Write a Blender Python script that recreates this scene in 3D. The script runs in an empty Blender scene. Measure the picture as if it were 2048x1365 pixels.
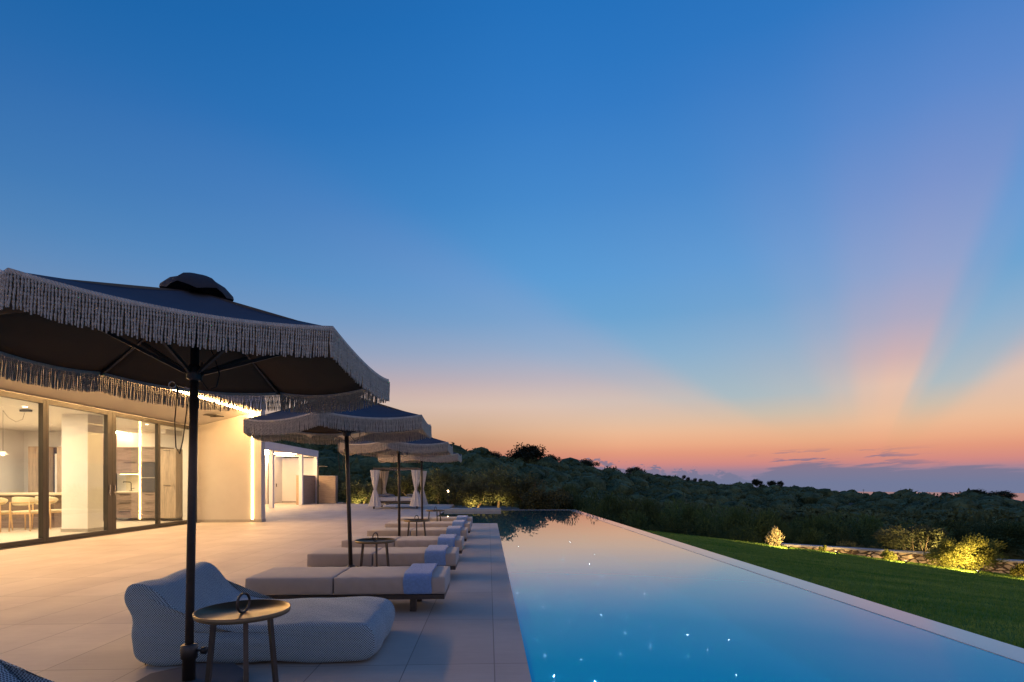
import bpy, math, random
import numpy as np
from mathutils import Vector, Matrix
PI = math.pi
rnd = random.Random(7)
nrs = np.random.RandomState(11)
scene = bpy.context.scene
COL = scene.collection

# ------------------------------------------------------------------ helpers
def s2l(c):
    return tuple(((v / 255.) / 12.92 if v / 255. <= .04045 else ((v / 255. + .055) / 1.055) ** 2.4) for v in c)

def tag(o, label=None, cat=None, group=None, kind=None):
    if label: o['label'] = label
    if cat: o['category'] = cat
    if group: o['group'] = group
    if kind: o['kind'] = kind
    return o

def empty(name, loc=(0, 0, 0), rz=0, label=None, cat=None, group=None):
    o = bpy.data.objects.new(name, None)
    o.empty_display_size = .2
    COL.objects.link(o)
    o.location = loc
    o.rotation_euler = (0, 0, rz)
    return tag(o, label, cat, group)

def kids(o):
    return [c for c in bpy.data.objects if c.parent == o]

def copy_tree(o, parent=None):
    c = o.copy()
    COL.objects.link(c)
    c.parent = parent
    for ch in kids(o):
        copy_tree(ch, c)
    return c

class MB:
    def __init__(s):
        s.v = []; s.f = []; s.smooth = []
    def add(s, vs, fs, smooth=False):
        b = len(s.v)
        s.v.extend([tuple(p) for p in vs])
        s.f.extend([tuple(b + i for i in f) for f in fs])
        s.smooth.extend([smooth] * len(fs))
        return s
    def box(s, x0, x1, y0, y1, z0, z1):
        vs = [(x0, y0, z0), (x1, y0, z0), (x1, y1, z0), (x0, y1, z0), (x0, y0, z1), (x1, y0, z1), (x1, y1, z1), (x0, y1, z1)]
        return s.add(vs, [(0, 3, 2, 1), (4, 5, 6, 7), (0, 1, 5, 4), (1, 2, 6, 5), (2, 3, 7, 6), (3, 0, 4, 7)])
    def bar(s, p, q, w, h, up=(0, 0, 1)):
        p = Vector(p); q = Vector(q); d = (q - p).normalized(); u = Vector(up)
        if abs(d.dot(u)) > .98: u = Vector((0, 1, 0))
        a = d.cross(u).normalized() * w / 2; b = a.cross(d).normalized() * h / 2
        vs = [p - a - b, p + a - b, p + a + b, p - a + b, q - a - b, q + a - b, q + a + b, q - a + b]
        return s.add(vs, [(0, 1, 2, 3), (4, 7, 6, 5), (0, 4, 5, 1), (1, 5, 6, 2), (2, 6, 7, 3), (3, 7, 4, 0)])
    def tube(s, pts, r, n=8, cap=True, closed=False):
        pts = [Vector(p) for p in pts]; m = len(pts)
        rs = r if isinstance(r, (list, tuple)) else [r] * m
        vs = []; prev = None
        for i, p in enumerate(pts):
            if closed: d = pts[(i + 1) % m] - pts[i - 1]
            else: d = pts[min(i + 1, m - 1)] - pts[max(i - 1, 0)]
            d.normalize()
            if prev is None:
                u = Vector((0, 0, 1)) if abs(d.z) < .9 else Vector((0, 1, 0))
                a = d.cross(u).normalized()
            else:
                a = (prev - d * prev.dot(d)).normalized()
            prev = a; b = d.cross(a)
            for k in range(n):
                t = 2 * PI * k / n
                vs.append(p + (a * math.cos(t) + b * math.sin(t)) * rs[i])
        fs = []
        for i in range(m if closed else m - 1):
            j = (i + 1) % m
            for k in range(n):
                fs.append((i * n + k, i * n + (k + 1) % n, j * n + (k + 1) % n, j * n + k))
        if cap and not closed:
            fs.append(tuple(range(n - 1, -1, -1))); fs.append(tuple(range((m - 1) * n, m * n)))
        return s.add(vs, fs, True)
    def lathe(s, prof, n=32, cx=0, cy=0, cap=True):
        vs = []
        for (r, z) in prof:
            for k in range(n):
                t = 2 * PI * k / n
                vs.append((cx + r * math.cos(t), cy + r * math.sin(t), z))
        fs = []
        for i in range(len(prof) - 1):
            for k in range(n):
                fs.append((i * n + k, i * n + (k + 1) % n, (i + 1) * n + (k + 1) % n, (i + 1) * n + k))
        if cap:
            fs.append(tuple(range(n - 1, -1, -1))); fs.append(tuple(range((len(prof) - 1) * n, len(prof) * n)))
        return s.add(vs, fs, True)
    def prism(s, poly, axis, a0, a1):
        """extrude polygon poly (2d) along axis: 'x' -> poly is (y,z), 'y' -> (x,z), 'z' -> (x,y)"""
        n = len(poly); vs = []
        for a in (a0, a1):
            for (u, w) in poly:
                vs.append((a, u, w) if axis == 'x' else (u, a, w) if axis == 'y' else (u, w, a))
        fs = [tuple(range(n)), tuple(range(2 * n - 1, n - 1, -1))]
        for i in range(n):
            j = (i + 1) % n
            fs.append((i, n + i, n + j, j))
        return s.add(vs, fs)
    def build(s, name, m, parent=None, bevel=0, subsurf=0, loc=None):
        me = bpy.data.meshes.new(name)
        me.from_pydata(s.v, [], s.f)
        me.polygons.foreach_set('use_smooth', s.smooth)
        me.materials.append(m)
        import bmesh
        if len(s.f) < 20000:
            bm = bmesh.new(); bm.from_mesh(me)
            bmesh.ops.recalc_face_normals(bm, faces=bm.faces)
            bm.to_mesh(me); bm.free()
        me.update()
        o = bpy.data.objects.new(name, me)
        COL.objects.link(o)
        if parent is not None: o.parent = parent
        if loc: o.location = loc
        if bevel:
            md = o.modifiers.new('b', 'BEVEL'); md.width = bevel; md.segments = 2; md.limit_method = 'ANGLE'
        if subsurf:
            md = o.modifiers.new('s', 'SUBSURF'); md.levels = subsurf; md.render_levels = subsurf
        return o

def np_obj(name, V, F, m, parent=None, smooth=False, mats=None, mi=None):
    """V (n,3) array, F (m,k) array of k-gons"""
    me = bpy.data.meshes.new(name)
    V = np.asarray(V, np.float32); F = np.asarray(F, np.int32)
    k = F.shape[1]
    me.vertices.add(len(V)); me.vertices.foreach_set('co', V.ravel())
    me.loops.add(F.size); me.loops.foreach_set('vertex_index', F.ravel())
    me.polygons.add(len(F))
    me.polygons.foreach_set('loop_start', np.arange(0, F.size, k, dtype=np.int32))
    me.polygons.foreach_set('loop_total', np.full(len(F), k, np.int32))
    me.polygons.foreach_set('use_smooth', np.full(len(F), smooth))
    if mats:
        for q in mats: me.materials.append(q)
        me.polygons.foreach_set('material_index', mi)
    else:
        me.materials.append(m)
    me.update(calc_edges=True)
    me.validate()
    o = bpy.data.objects.new(name, me)
    COL.objects.link(o)
    if parent is not None: o.parent = parent
    return o

# ------------------------------------------------------------------ node helpers
class NT:
    def __init__(s, nt):
        s.nt = nt; s.n = nt.nodes; s.l = nt.links
    def new(s, t, **kw):
        x = s.n.new(t)
        for k, v in kw.items(): setattr(x, k, v)
        return x
    def put(s, sock, v):
        if v is None: return
        if isinstance(v, (int, float)): sock.default_value = v
        elif isinstance(v, (tuple, list)):
            if len(v) == 3 and len(sock.default_value) == 4: v = tuple(v) + (1,)
            sock.default_value = v
        else: s.l.new(v, sock)
    def m(s, op, a, b=None, c=None, clamp=False):
        x = s.new('ShaderNodeMath', operation=op); x.use_clamp = clamp
        s.put(x.inputs[0], a)
        if b is not None: s.put(x.inputs[1], b)
        if c is not None: s.put(x.inputs[2], c)
        return x.outputs[0]
    def mix(s, f, a, b, mode='MIX'):
        x = s.new('ShaderNodeMix', data_type='RGBA', blend_type=mode)
        s.put(x.inputs[0], f); s.put(x.inputs[6], a); s.put(x.inputs[7], b)
        return x.outputs[2]
    def ramp(s, f, stops, interp='LINEAR'):
        x = s.new('ShaderNodeValToRGB'); cr = x.color_ramp; cr.interpolation = interp
        while len(cr.elements) > 1: cr.elements.remove(cr.elements[-1])
        for i, (p, c) in enumerate(stops):
            if isinstance(c, (int, float)): c = (c, c, c)
            e = cr.elements[0] if i == 0 else cr.elements.new(p)
            e.position = p; e.color = tuple(c) + (1,)
        s.put(x.inputs[0], f)
        return x.outputs[0]
    def noise(s, vec, scale, detail=4, rough=.5, dist=0):
        x = s.new('ShaderNodeTexNoise')
        if vec is not None: s.l.new(vec, x.inputs['Vector'])
        x.inputs['Scale'].default_value = scale; x.inputs['Detail'].default_value = detail
        x.inputs['Roughness'].default_value = rough; x.inputs['Distortion'].default_value = dist
        return x.outputs[0]
    def mapr(s, v, a, b, c, d, smooth=False):
        x = s.new('ShaderNodeMapRange'); x.clamp = True
        if smooth: x.interpolation_type = 'SMOOTHSTEP'
        s.put(x.inputs[0], v)
        for i, q in enumerate((a, b, c, d)): s.put(x.inputs[i + 1], q)
        return x.outputs[0]

def newmat(name):
    m = bpy.data.materials.new(name); m.use_nodes = True
    t = NT(m.node_tree)
    b = m.node_tree.nodes['Principled BSDF']
    return m, t, b

def coord(t, kind='Object', scale=None):
    c = t.new('ShaderNodeTexCoord').outputs[kind]
    if scale:
        mp = t.new('ShaderNodeMapping'); t.l.new(c, mp.inputs[0]); mp.inputs['Scale'].default_value = scale
        c = mp.outputs[0]
    return c

def bump(t, b, h, strength=.3, dist=.01):
    x = t.new('ShaderNodeBump'); x.inputs['Strength'].default_value = strength; x.inputs['Distance'].default_value = dist
    t.l.new(h, x.inputs['Height']); t.l.new(x.outputs[0], b.inputs['Normal'])

def simple(name, c, rough=.6, metal=0, var=.12, scale=8, bstr=.15, bdist=.004, bscale=None, spec=.5, stretch=None, sheen=0):
    m, t, b = newmat(name)
    co = coord(t, 'Object', stretch)
    n = t.noise(co, scale, 5, .6)
    f = t.mapr(n, .3, .7, 1 - var, 1 + var)
    colr = t.new('ShaderNodeVectorMath', operation='SCALE')
    colr.inputs[0].default_value = c; t.l.new(f, colr.inputs[3])
    t.l.new(colr.outputs[0], b.inputs['Base Color'])
    r = t.mapr(n, .3, .7, max(0, rough - .06), min(1, rough + .06)); t.l.new(r, b.inputs['Roughness'])
    b.inputs['Metallic'].default_value = metal
    b.inputs['Specular IOR Level'].default_value = spec
    if sheen: b.inputs['Sheen Weight'].default_value = sheen
    if bstr:
        n2 = t.noise(co, bscale or scale * 6, 4, .6)
        bump(t, b, n2, bstr, bdist)
    return m

def emit(name, c, strength):
    m, t, b = newmat(name)
    b.inputs['Base Color'].default_value = tuple(c) + (1,)
    b.inputs['Emission Color'].default_value = tuple(c) + (1,)
    b.inputs['Emission Strength'].default_value = strength
    return m

M = {}
M['dark_metal'] = simple('dark bronze metal', (.075, .066, .058), .42, .5, .15, 20, .1, .001)
M['chrome'] = simple('steel', (.6, .58, .55), .25, .9, .05, 30, 0)
M['canopy'] = simple('charcoal canopy cloth', (.065, .078, .10), .85, 0, .07, 5, .3, .002, 60, .2)
M['bounce_under'] = simple('warm bounce canopy underside', (.10, .072, .045), .9, 0, .07, 5, .3, .002, 60, .1)  # warm bounced light put into the brown of the canopy underside
M['cap'] = simple('black vent cloth', (.05, .05, .055), .8, 0, .1, 9, .3, .002, 60, .2)
M['frame_grey'] = simple('bronze aluminium', (.042, .037, .032), .4, .3, .06, 6, .05, .001)
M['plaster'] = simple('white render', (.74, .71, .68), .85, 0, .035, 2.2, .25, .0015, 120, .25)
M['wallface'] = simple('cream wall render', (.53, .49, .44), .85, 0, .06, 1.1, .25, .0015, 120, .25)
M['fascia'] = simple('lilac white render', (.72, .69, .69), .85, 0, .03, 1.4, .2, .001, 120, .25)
M['ceiling'] = simple('ceiling paint', (.78, .74, .70), .9, 0, .02, 3, .05, .001)
M['skirting'] = simple('skirting stone', (.34, .31, .27), .6, 0, .1, 12, .1, .001)
M['cushion'] = simple('taupe cushion cloth', (.46, .395, .33), .9, 0, .07, 6, .35, .004, 14, .15, None, .3)
M['towel'] = simple('periwinkle terry towel', (.20, .34, .60), .98, 0, .12, 40, .9, .008, 160, .05, None, .5)
M['curtain'] = simple('cream curtain', (.66, .6, .53), .92, 0, .06, 8, .2, .003, 60, .1)
M['bedding'] = simple('pale mattress cloth', (.6, .56, .52), .9, 0, .05, 6, .2, .003)
M['pillow'] = simple('grey blue pillow', (.20, .22, .27), .9, 0, .1, 20, .3, .003, 80, .1)
M['ash'] = simple('pale oak', (.62, .4, .2), .5, 0, .15, 4, .1, .001, 40, .4, (6, 6, .8))
M['boucle'] = simple('cream seat cloth', (.68, .6, .42), .95, 0, .06, 30, .4, .004, 90, .1)
M['counter'] = simple('cream worktop', (.7, .62, .48), .35, 0, .05, 10, .05, .001)
M['appliance'] = simple('dark glass appliance', (.03, .035, .05), .08, 0, .05, 4, 0)
M['hood'] = simple('mauve hood paint', (.16, .1, .13), .3, 0, .05, 4, 0)
M['bark'] = simple('olive bark', (.20, .15, .10), .9, 0, .35, 6, 1, .03, 25, .1, (1, 1, .35))
M['black'] = simple('black lamp metal', (.02, .02, .02), .4, .3, .1, 10, 0)
M['rope_w'] = None

WARM = (1.0, .60, .24)
M['led'] = emit('warm light strip', (1, .57, .21), 320)
M['led_v'] = emit('warm upright light strip', (1, .58, .22), 42)
M['led_in'] = emit('warm ceiling lamp', (1, .78, .55), 20)
M['led_soft'] = emit('warm pergola strip', (1, .66, .34), 160)
M['led_shelf'] = emit('warm shelf strip', (1, .72, .36), 9)
M['bulb'] = emit('lamp bulb', (1, .72, .38), 22)
M['star'] = emit('pool star light', (.55, .72, 1.0), 260)
M['star_big'] = emit('bright pool star light', (.45, .62, 1.0), 420)

# tiles of the terrace
def tile_mat():
    m, t, b = newmat('porcelain terrace tile')
    co = coord(t, 'Object')
    mp = t.new('ShaderNodeMapping'); t.l.new(co, mp.inputs[0]); mp.inputs['Location'].default_value = (-.04 + 60, -3.69 + 120, 0)
    br = t.new('ShaderNodeTexBrick'); br.offset = 0.0; br.squash = 1
    t.l.new(mp.outputs[0], br.inputs['Vector'])
    br.inputs['Scale'].default_value = 1; br.inputs['Brick Width'].default_value = .6; br.inputs['Row Height'].default_value = 1.2
    br.inputs['Mortar Size'].default_value = .004; br.inputs['Mortar Smooth'].default_value = .2; br.inputs['Bias'].default_value = 0
    br.inputs['Color1'].default_value = (.555, .475, .395, 1); br.inputs['Color2'].default_value = (.475, .405, .335, 1)
    br.inputs['Mortar'].default_value = (.22, .185, .155, 1)
    n = t.noise(co, 1.3, 6, .6); n2 = t.noise(coord(t, 'Object', (3, 40, 1)), 1, 5, .6)
    c = t.mix(t.mapr(n, .35, .7, 0, .45), br.outputs[0], (.38, .32, .27))
    c = t.mix(t.mapr(n2, .4, .75, 0, .2), c, (.30, .25, .21))
    c = t.mix(t.mapr(t.noise(co, .35, 7, .7), .52, .72, 0, .22), c, (.33, .28, .245))
    t.l.new(c, b.inputs['Base Color'])
    t.l.new(t.mapr(n, .3, .7, .55, .72), b.inputs['Roughness'])
    b.inputs['Specular IOR Level'].default_value = .3
    h = t.m('SUBTRACT', t.m('MULTIPLY', n2, .25), br.outputs[1])
    bump(t, b, h, .25, .003)
    return m
M['tile'] = tile_mat()

def indoor_floor():
    m, t, b = newmat('pale indoor floor')
    co = coord(t)
    n = t.noise(co, 1.2, 5)
    t.l.new(t.mix(n, (.62, .55, .46), (.52, .46, .38)), b.inputs['Base Color'])
    b.inputs['Roughness'].default_value = .35
    return m
M['floor_in'] = indoor_floor()

def wood_mat(name, c1, c2, stretch=(5, 5, .5), rough=.5):
    m, t, b = newmat(name)
    co = coord(t, 'Object', stretch)
    n = t.noise(co, 2.2, 8, .65, 1.5)
    w = t.noise(co, 9, 3, .6, .5)
    f = t.m('ADD', t.m('MULTIPLY', n, .7), t.m('MULTIPLY', w, .3))
    t.l.new(t.ramp(f, [(.35, c2), (.5, c1), (.7, tuple(min(1, x * 1.25) for x in c1))]), b.inputs['Base Color'])
    b.inputs['Roughness'].default_value = rough
    bump(t, b, f, .2, .002)
    return m
M['cabinet'] = wood_mat('grey oak cabinet front', (.22, .155, .125), (.11, .078, .062), (.6, 3, 6))
M['cabinet_v'] = wood_mat('grey oak upright front', (.36, .27, .19), (.2, .145, .10), (6, 6, .5))
M['travertine'] = wood_mat('beige plank stone', (.42, .30, .20), (.28, .19, .125), (.7, .7, 9), .7)

# rope fringe
def rope_mat():
    m, t, b = newmat('twisted cream rope')
    co = coord(t)
    n = t.noise(co, 30, 3); n2 = t.noise(coord(t, 'Object', (90, 90, 14)), 1, 3)
    c = t.mix(t.mapr(n, .3, .7, 0, 1), (.74, .65, .52), (.58, .50, .40))
    c = t.mix(t.mapr(n2, .5, .8, 0, .5), c, (.36, .31, .25))
    t.l.new(c, b.inputs['Base Color']); b.inputs['Roughness'].default_value = .95
    wv = t.new('ShaderNodeTexWave', wave_type='BANDS', bands_direction='DIAGONAL'); t.l.new(co, wv.inputs['Vector'])
    wv.inputs['Scale'].default_value = 40
    bump(t, b, wv.outputs[1], .8, .004)
    return m
M['rope'] = rope_mat()

# houndstooth cloth (uv in metres)
def hound_mat():
    m, t, b = newmat('navy and white houndstooth cloth')
    uv = coord(t, 'UV')
    ck = t.new('ShaderNodeTexChecker'); t.l.new(uv, ck.inputs['Vector']); ck.inputs['Scale'].default_value = 122
    ck.inputs['Color1'].default_value = (1, 1, 1, 1); ck.inputs['Color2'].default_value = (0, 0, 0, 1)
    sp = t.new('ShaderNodeSeparateXYZ'); t.l.new(uv, sp.inputs[0])
    # diagonal teeth joining the checks
    d = t.m('FRACT', t.m('MULTIPLY', t.m('ADD', sp.outputs[0], sp.outputs[1]), 122.))
    tooth = t.m('GREATER_THAN', d, .86)
    f = t.m('MAXIMUM', ck.outputs[1], tooth)
    n = t.noise(coord(t, 'Object'), 9, 4)
    lt = t.mix(n, (.46, .61, .64), (.38, .52, .56))
    t.l.new(t.mix(f, (.012, .02, .05), lt), b.inputs['Base Color'])
    b.inputs['Roughness'].default_value = .9; b.inputs['Sheen Weight'].default_value = .2
    bump(t, b, t.noise(coord(t, 'Object'), 12, 3), .5, .012)
    return m
M['hound'] = hound_mat()

# foliage
def leaf_mat(name, c1, c2, trans=.25, scale=2.0):
    m, t, b = newmat(name)
    co = coord(t)
    n = t.noise(co, scale, 3); n2 = t.noise(co, scale * 9, 2)
    oi = t.new('ShaderNodeObjectInfo').outputs['Random']
    f = t.m('ADD', t.m('MULTIPLY', n, .6), t.m('MULTIPLY', n2, .4))
    c = t.mix(t.mapr(f, .35, .65, 0, 1), c1, c2)
    hs = t.new('ShaderNodeHueSaturation'); t.l.new(c, hs.inputs['Color']); t.l.new(t.mapr(oi, 0, 1, .7, 1.3), hs.inputs['Value'])
    t.l.new(t.mapr(oi, 0, 1, .485, .515), hs.inputs['Hue'])
    t.l.new(hs.outputs[0], b.inputs['Base Color']); b.inputs['Roughness'].default_value = .8; b.inputs['Specular IOR Level'].default_value = .12
    tr = t.new('ShaderNodeBsdfTranslucent'); t.l.new(hs.outputs[0], tr.inputs['Color'])
    mx = t.new('ShaderNodeMixShader'); mx.inputs[0].default_value = trans
    t.l.new(b.outputs[0], mx.inputs[1]); t.l.new(tr.outputs[0], mx.inputs[2])
    t.l.new(mx.outputs[0], m.node_tree.nodes['Material Output'].inputs['Surface'])
    return m
M['olive'] = leaf_mat('olive leaves', (.08, .095, .04), (.17, .18, .09))
M['shrub'] = leaf_mat('shrub leaves', (.04, .085, .03), (.10, .15, .06))
M['bushleaf'] = leaf_mat('fresh bush leaves', (.14, .155, .025), (.27, .27, .07), .35, 5)
M['paleleaf'] = leaf_mat('pale bush leaves', (.26, .23, .12), (.4, .34, .2), .35, 5)
M['wood_far'] = leaf_mat('far woodland', (.016, .034, .016), (.125, .15, .065), .1, .12)
M['ridge'] = leaf_mat('ridge tree leaves', (.03, .04, .025), (.05, .06, .035), .1, .4)

def grass_mat():
    m, t, b = newmat('lawn grass')
    co = coord(t)
    n = t.noise(co, 3, 6, .65); n1 = t.noise(coord(t, 'Object', (1, .35, 1)), .8, 3); n2 = t.noise(co, 60, 3)
    f = t.m('ADD', t.m('MULTIPLY', n, .35), t.m('ADD', t.m('MULTIPLY', n1, .4), t.m('MULTIPLY', n2, .25)))
    t.l.new(t.ramp(f, [(.36, (.04, .12, .015)), (.5, (.09, .20, .03)), (.64, (.20, .28, .055))]), b.inputs['Base Color'])
    b.inputs['Roughness'].default_value = .9; b.inputs['Specular IOR Level'].default_value = .1
    bump(t, b, n2, 1, .03)
    return m
M['grass'] = grass_mat()
M['blade'] = leaf_mat('grass blades', (.05, .17, .02), (.30, .38, .08), .2, 1.2)
for _n in M['blade'].node_tree.nodes:
    if _n.type == 'TEX_NOISE' and _n.inputs['Scale'].default_value < 2:
        _mp = M['blade'].node_tree.nodes.new('ShaderNodeMapping'); _mp.inputs['Scale'].default_value = (.35, 2.2, 1)
        M['blade'].node_tree.links.new(_n.inputs['Vector'].links[0].from_socket, _mp.inputs[0]); M['blade'].node_tree.links.new(_mp.outputs[0], _n.inputs['Vector'])

def soil_mat():
    m, t, b = newmat('dark scrub ground')
    co = coord(t)
    n = t.noise(co, .08, 8, .7); n2 = t.noise(co, 1.5, 5)
    f = t.m('ADD', t.m('MULTIPLY', n, .6), t.m('MULTIPLY', n2, .4))
    t.l.new(t.ramp(f, [(.4, (.02, .03, .018)), (.55, (.045, .05, .03)), (.68, (.13, .10, .07))]), b.inputs['Base Color'])
    b.inputs['Roughness'].default_value = 1; bump(t, b, n2, .6, .2)
    return m
M['soil'] = soil_mat()

def stone_mat():
    m, t, b = newmat('rubble stone')
    co = coord(t, 'Object', (3.6, 3.6, 7.5))
    nz = t.noise(co, 1.2, 3)
    mixv = t.new('ShaderNodeVectorMath', operation='ADD'); t.l.new(co, mixv.inputs[0])
    sc = t.new('ShaderNodeVectorMath', operation='SCALE'); cmb = t.new('ShaderNodeCombineXYZ')
    t.l.new(nz, cmb.inputs[0]); t.l.new(nz, cmb.inputs[2]); t.l.new(cmb.outputs[0], sc.inputs[0]); sc.inputs[3].default_value = .8
    t.l.new(sc.outputs[0], mixv.inputs[1])
    vo = t.new('ShaderNodeTexVoronoi', feature='DISTANCE_TO_EDGE'); t.l.new(mixv.outputs[0], vo.inputs['Vector']); vo.inputs['Scale'].default_value = 1
    vc = t.new('ShaderNodeTexVoronoi', feature='F1'); t.l.new(mixv.outputs[0], vc.inputs['Vector']); vc.inputs['Scale'].default_value = 1
    edge = t.mapr(vo.outputs[0], .05, .13, 0, 1)
    hs = t.new('ShaderNodeSeparateColor'); t.l.new(vc.outputs['Color'], hs.inputs[0])
    st = t.mix(hs.outputs[0], (.74, .58, .36), (.42, .31, .19))
    st = t.mix(t.mapr(t.noise(co, 7, 5), .3, .7, 0, .4), st, (.58, .48, .34))
    t.l.new(t.mix(edge, (.09, .06, .035), st), b.inputs['Base Color'])
    b.inputs['Roughness'].default_value = .9
    bump(t, b, t.m('ADD', edge, t.m('MULTIPLY', t.noise(co, 9, 4), .3)), .9, .04)
    return m
M['stone'] = stone_mat()
M['coping'] = simple('grey coping stone', (.42, .40, .37), .8, 0, .15, 6, .3, .004)

def mosaic_mat():
    m, t, b = newmat('blue pool mosaic')
    co = coord(t)
    br = t.new('ShaderNodeTexBrick'); br.offset = 0
    gm = t.new('ShaderNodeNewGeometry')
    t.l.new(co, br.inputs['Vector'])
    br.inputs['Scale'].default_value = 1; br.inputs['Brick Width'].default_value = .05; br.inputs['Row Height'].default_value = .05
    br.inputs['Mortar Size'].default_value = .004
    br.inputs['Color1'].default_value = (.004, .62, .90, 1); br.inputs['Color2'].default_value = (.004, .46, .80, 1); br.inputs['Mortar'].default_value = (.12, .70, .88, 1)
    n = t.noise(co, .5, 4)
    t.l.new(t.mix(t.mapr(n, .3, .7, 0, .4), br.outputs[0], (.0, .42, .75)), b.inputs['Base Color'])
    b.inputs['Roughness'].default_value = .5
    return m
M['mosaic'] = mosaic_mat()

def water_mat():
    m = bpy.data.materials.new('pool water'); m.use_nodes = True
    t = NT(m.node_tree); m.node_tree.nodes.clear()
    out = t.new('ShaderNodeOutputMaterial')
    co = coord(t)
    n = t.noise(co, 1.1, 2, .5); n2 = t.noise(co, 7, 2)
    bp = t.new('ShaderNodeBump'); bp.inputs['Strength'].default_value = .10; bp.inputs['Distance'].default_value = .012
    t.l.new(t.m('ADD', n, t.m('MULTIPLY', n2, .04)), bp.inputs['Height'])
    dt = t.new('ShaderNodeVectorMath', operation='DOT_PRODUCT')
    t.l.new(t.new('ShaderNodeNewGeometry').outputs['Incoming'], dt.inputs[0]); t.l.new(bp.outputs[0], dt.inputs[1])
    refl = t.ramp(t.m('ABSOLUTE', dt.outputs['Value']), [(0, 1.), (.055, .97), (.115, .88), (.17, .56), (.24, .2), (.32, .05), (.6, .03), (1, .025)])
    gl = t.new('ShaderNodeBsdfGlossy'); gl.inputs['Roughness'].default_value = .0; t.l.new(bp.outputs[0], gl.inputs['Normal'])
    tp = t.new('ShaderNodeBsdfTransparent'); tp.inputs['Color'].default_value = (.9, 1, 1, 1)
    df = t.new('ShaderNodeBsdfDiffuse'); df.inputs['Color'].default_value = (.0, .83, 1.0, 1)
    m0 = t.new('ShaderNodeMixShader'); m0.inputs[0].default_value = .74; t.l.new(tp.outputs[0], m0.inputs[1]); t.l.new(df.outputs[0], m0.inputs[2])
    mx = t.new('ShaderNodeMixShader'); t.l.new(refl, mx.inputs[0]); t.l.new(m0.outputs[0], mx.inputs[1]); t.l.new(gl.outputs[0], mx.inputs[2])
    t.l.new(mx.outputs[0], out.inputs['Surface'])
    return m
M['water'] = water_mat()

def sea_mat():
    m, t, b = newmat('calm sea')
    b.inputs['Base Color'].default_value = (.05, .06, .09, 1); b.inputs['Roughness'].default_value = .12
    b.inputs['IOR'].default_value = 1.5
    return m
M['sea'] = sea_mat()

def glass_mat():
    m = bpy.data.materials.new('window glass'); m.use_nodes = True
    t = NT(m.node_tree); m.node_tree.nodes.clear()
    out = t.new('ShaderNodeOutputMaterial')
    fr = t.new('ShaderNodeFresnel')
    bf = t.new('ShaderNodeNewGeometry').outputs['Backfacing']; t.l.new(t.mapr(bf, 0, 1, 1.5, 1 / 1.5), fr.inputs['IOR'])
    gl = t.new('ShaderNodeBsdfGlossy'); gl.inputs['Roughness'].default_value = .0; gl.inputs['Color'].default_value = (.95, .95, 1, 1)
    tp = t.new('ShaderNodeBsdfTransparent'); tp.inputs['Color'].default_value = (.93, .96, .94, 1)
    mx = t.new('ShaderNodeMixShader'); t.l.new(fr.outputs[0], mx.inputs[0]); t.l.new(tp.outputs[0], mx.inputs[1]); t.l.new(gl.outputs[0], mx.inputs[2])
    t.l.new(mx.outputs[0], out.inputs['Surface'])
    return m
M['glass'] = glass_mat()

def rim_mat():
    m, t, b = newmat('wet pale pool rim')
    n = t.noise(coord(t), 2, 4)
    t.l.new(t.mix(n, (.50, .50, .50), (.44, .44, .45)), b.inputs['Base Color'])
    b.inputs['Roughness'].default_value = .4
    b.inputs['Coat Weight'].default_value = 1; b.inputs['Coat Roughness'].default_value = .02; b.inputs['Coat IOR'].default_value = 1.5
    return m
M['rim'] = rim_mat()

# ------------------------------------------------------------------ camera
cam_d = bpy.data.cameras.new('camera'); cam = bpy.data.objects.new('camera', cam_d); COL.objects.link(cam)
FPX = 1067.0; CAMH = 1.25; YAW = math.atan(47 / FPX)
cam_d.sensor_width = 36; cam_d.lens = 36 * FPX / 2048; cam_d.shift_y = (966 - 682.5) / 2048
cam_d.clip_start = .05; cam_d.clip_end = 60000
cam.location = (0, 0, CAMH); cam.rotation_euler = (PI / 2, 0, -YAW)
scene.camera = cam
scene.view_settings.view_transform = 'Standard'; scene.view_settings.look = 'None'
scene.view_settings.exposure = 0; scene.view_settings.gamma = 1
scene.render.engine = 'CYCLES'
cy = scene.cycles
cy.max_bounces = 8; cy.diffuse_bounces = 3; cy.glossy_bounces = 4; cy.transparent_max_bounces = 16; cy.transmission_bounces = 4
cy.sample_clamp_indirect = 6; cy.caustics_reflective = False; cy.caustics_refractive = False
cy.use_denoising = True
try: cy.denoiser = 'OPENIMAGEDENOISE'
except Exception: pass

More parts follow.
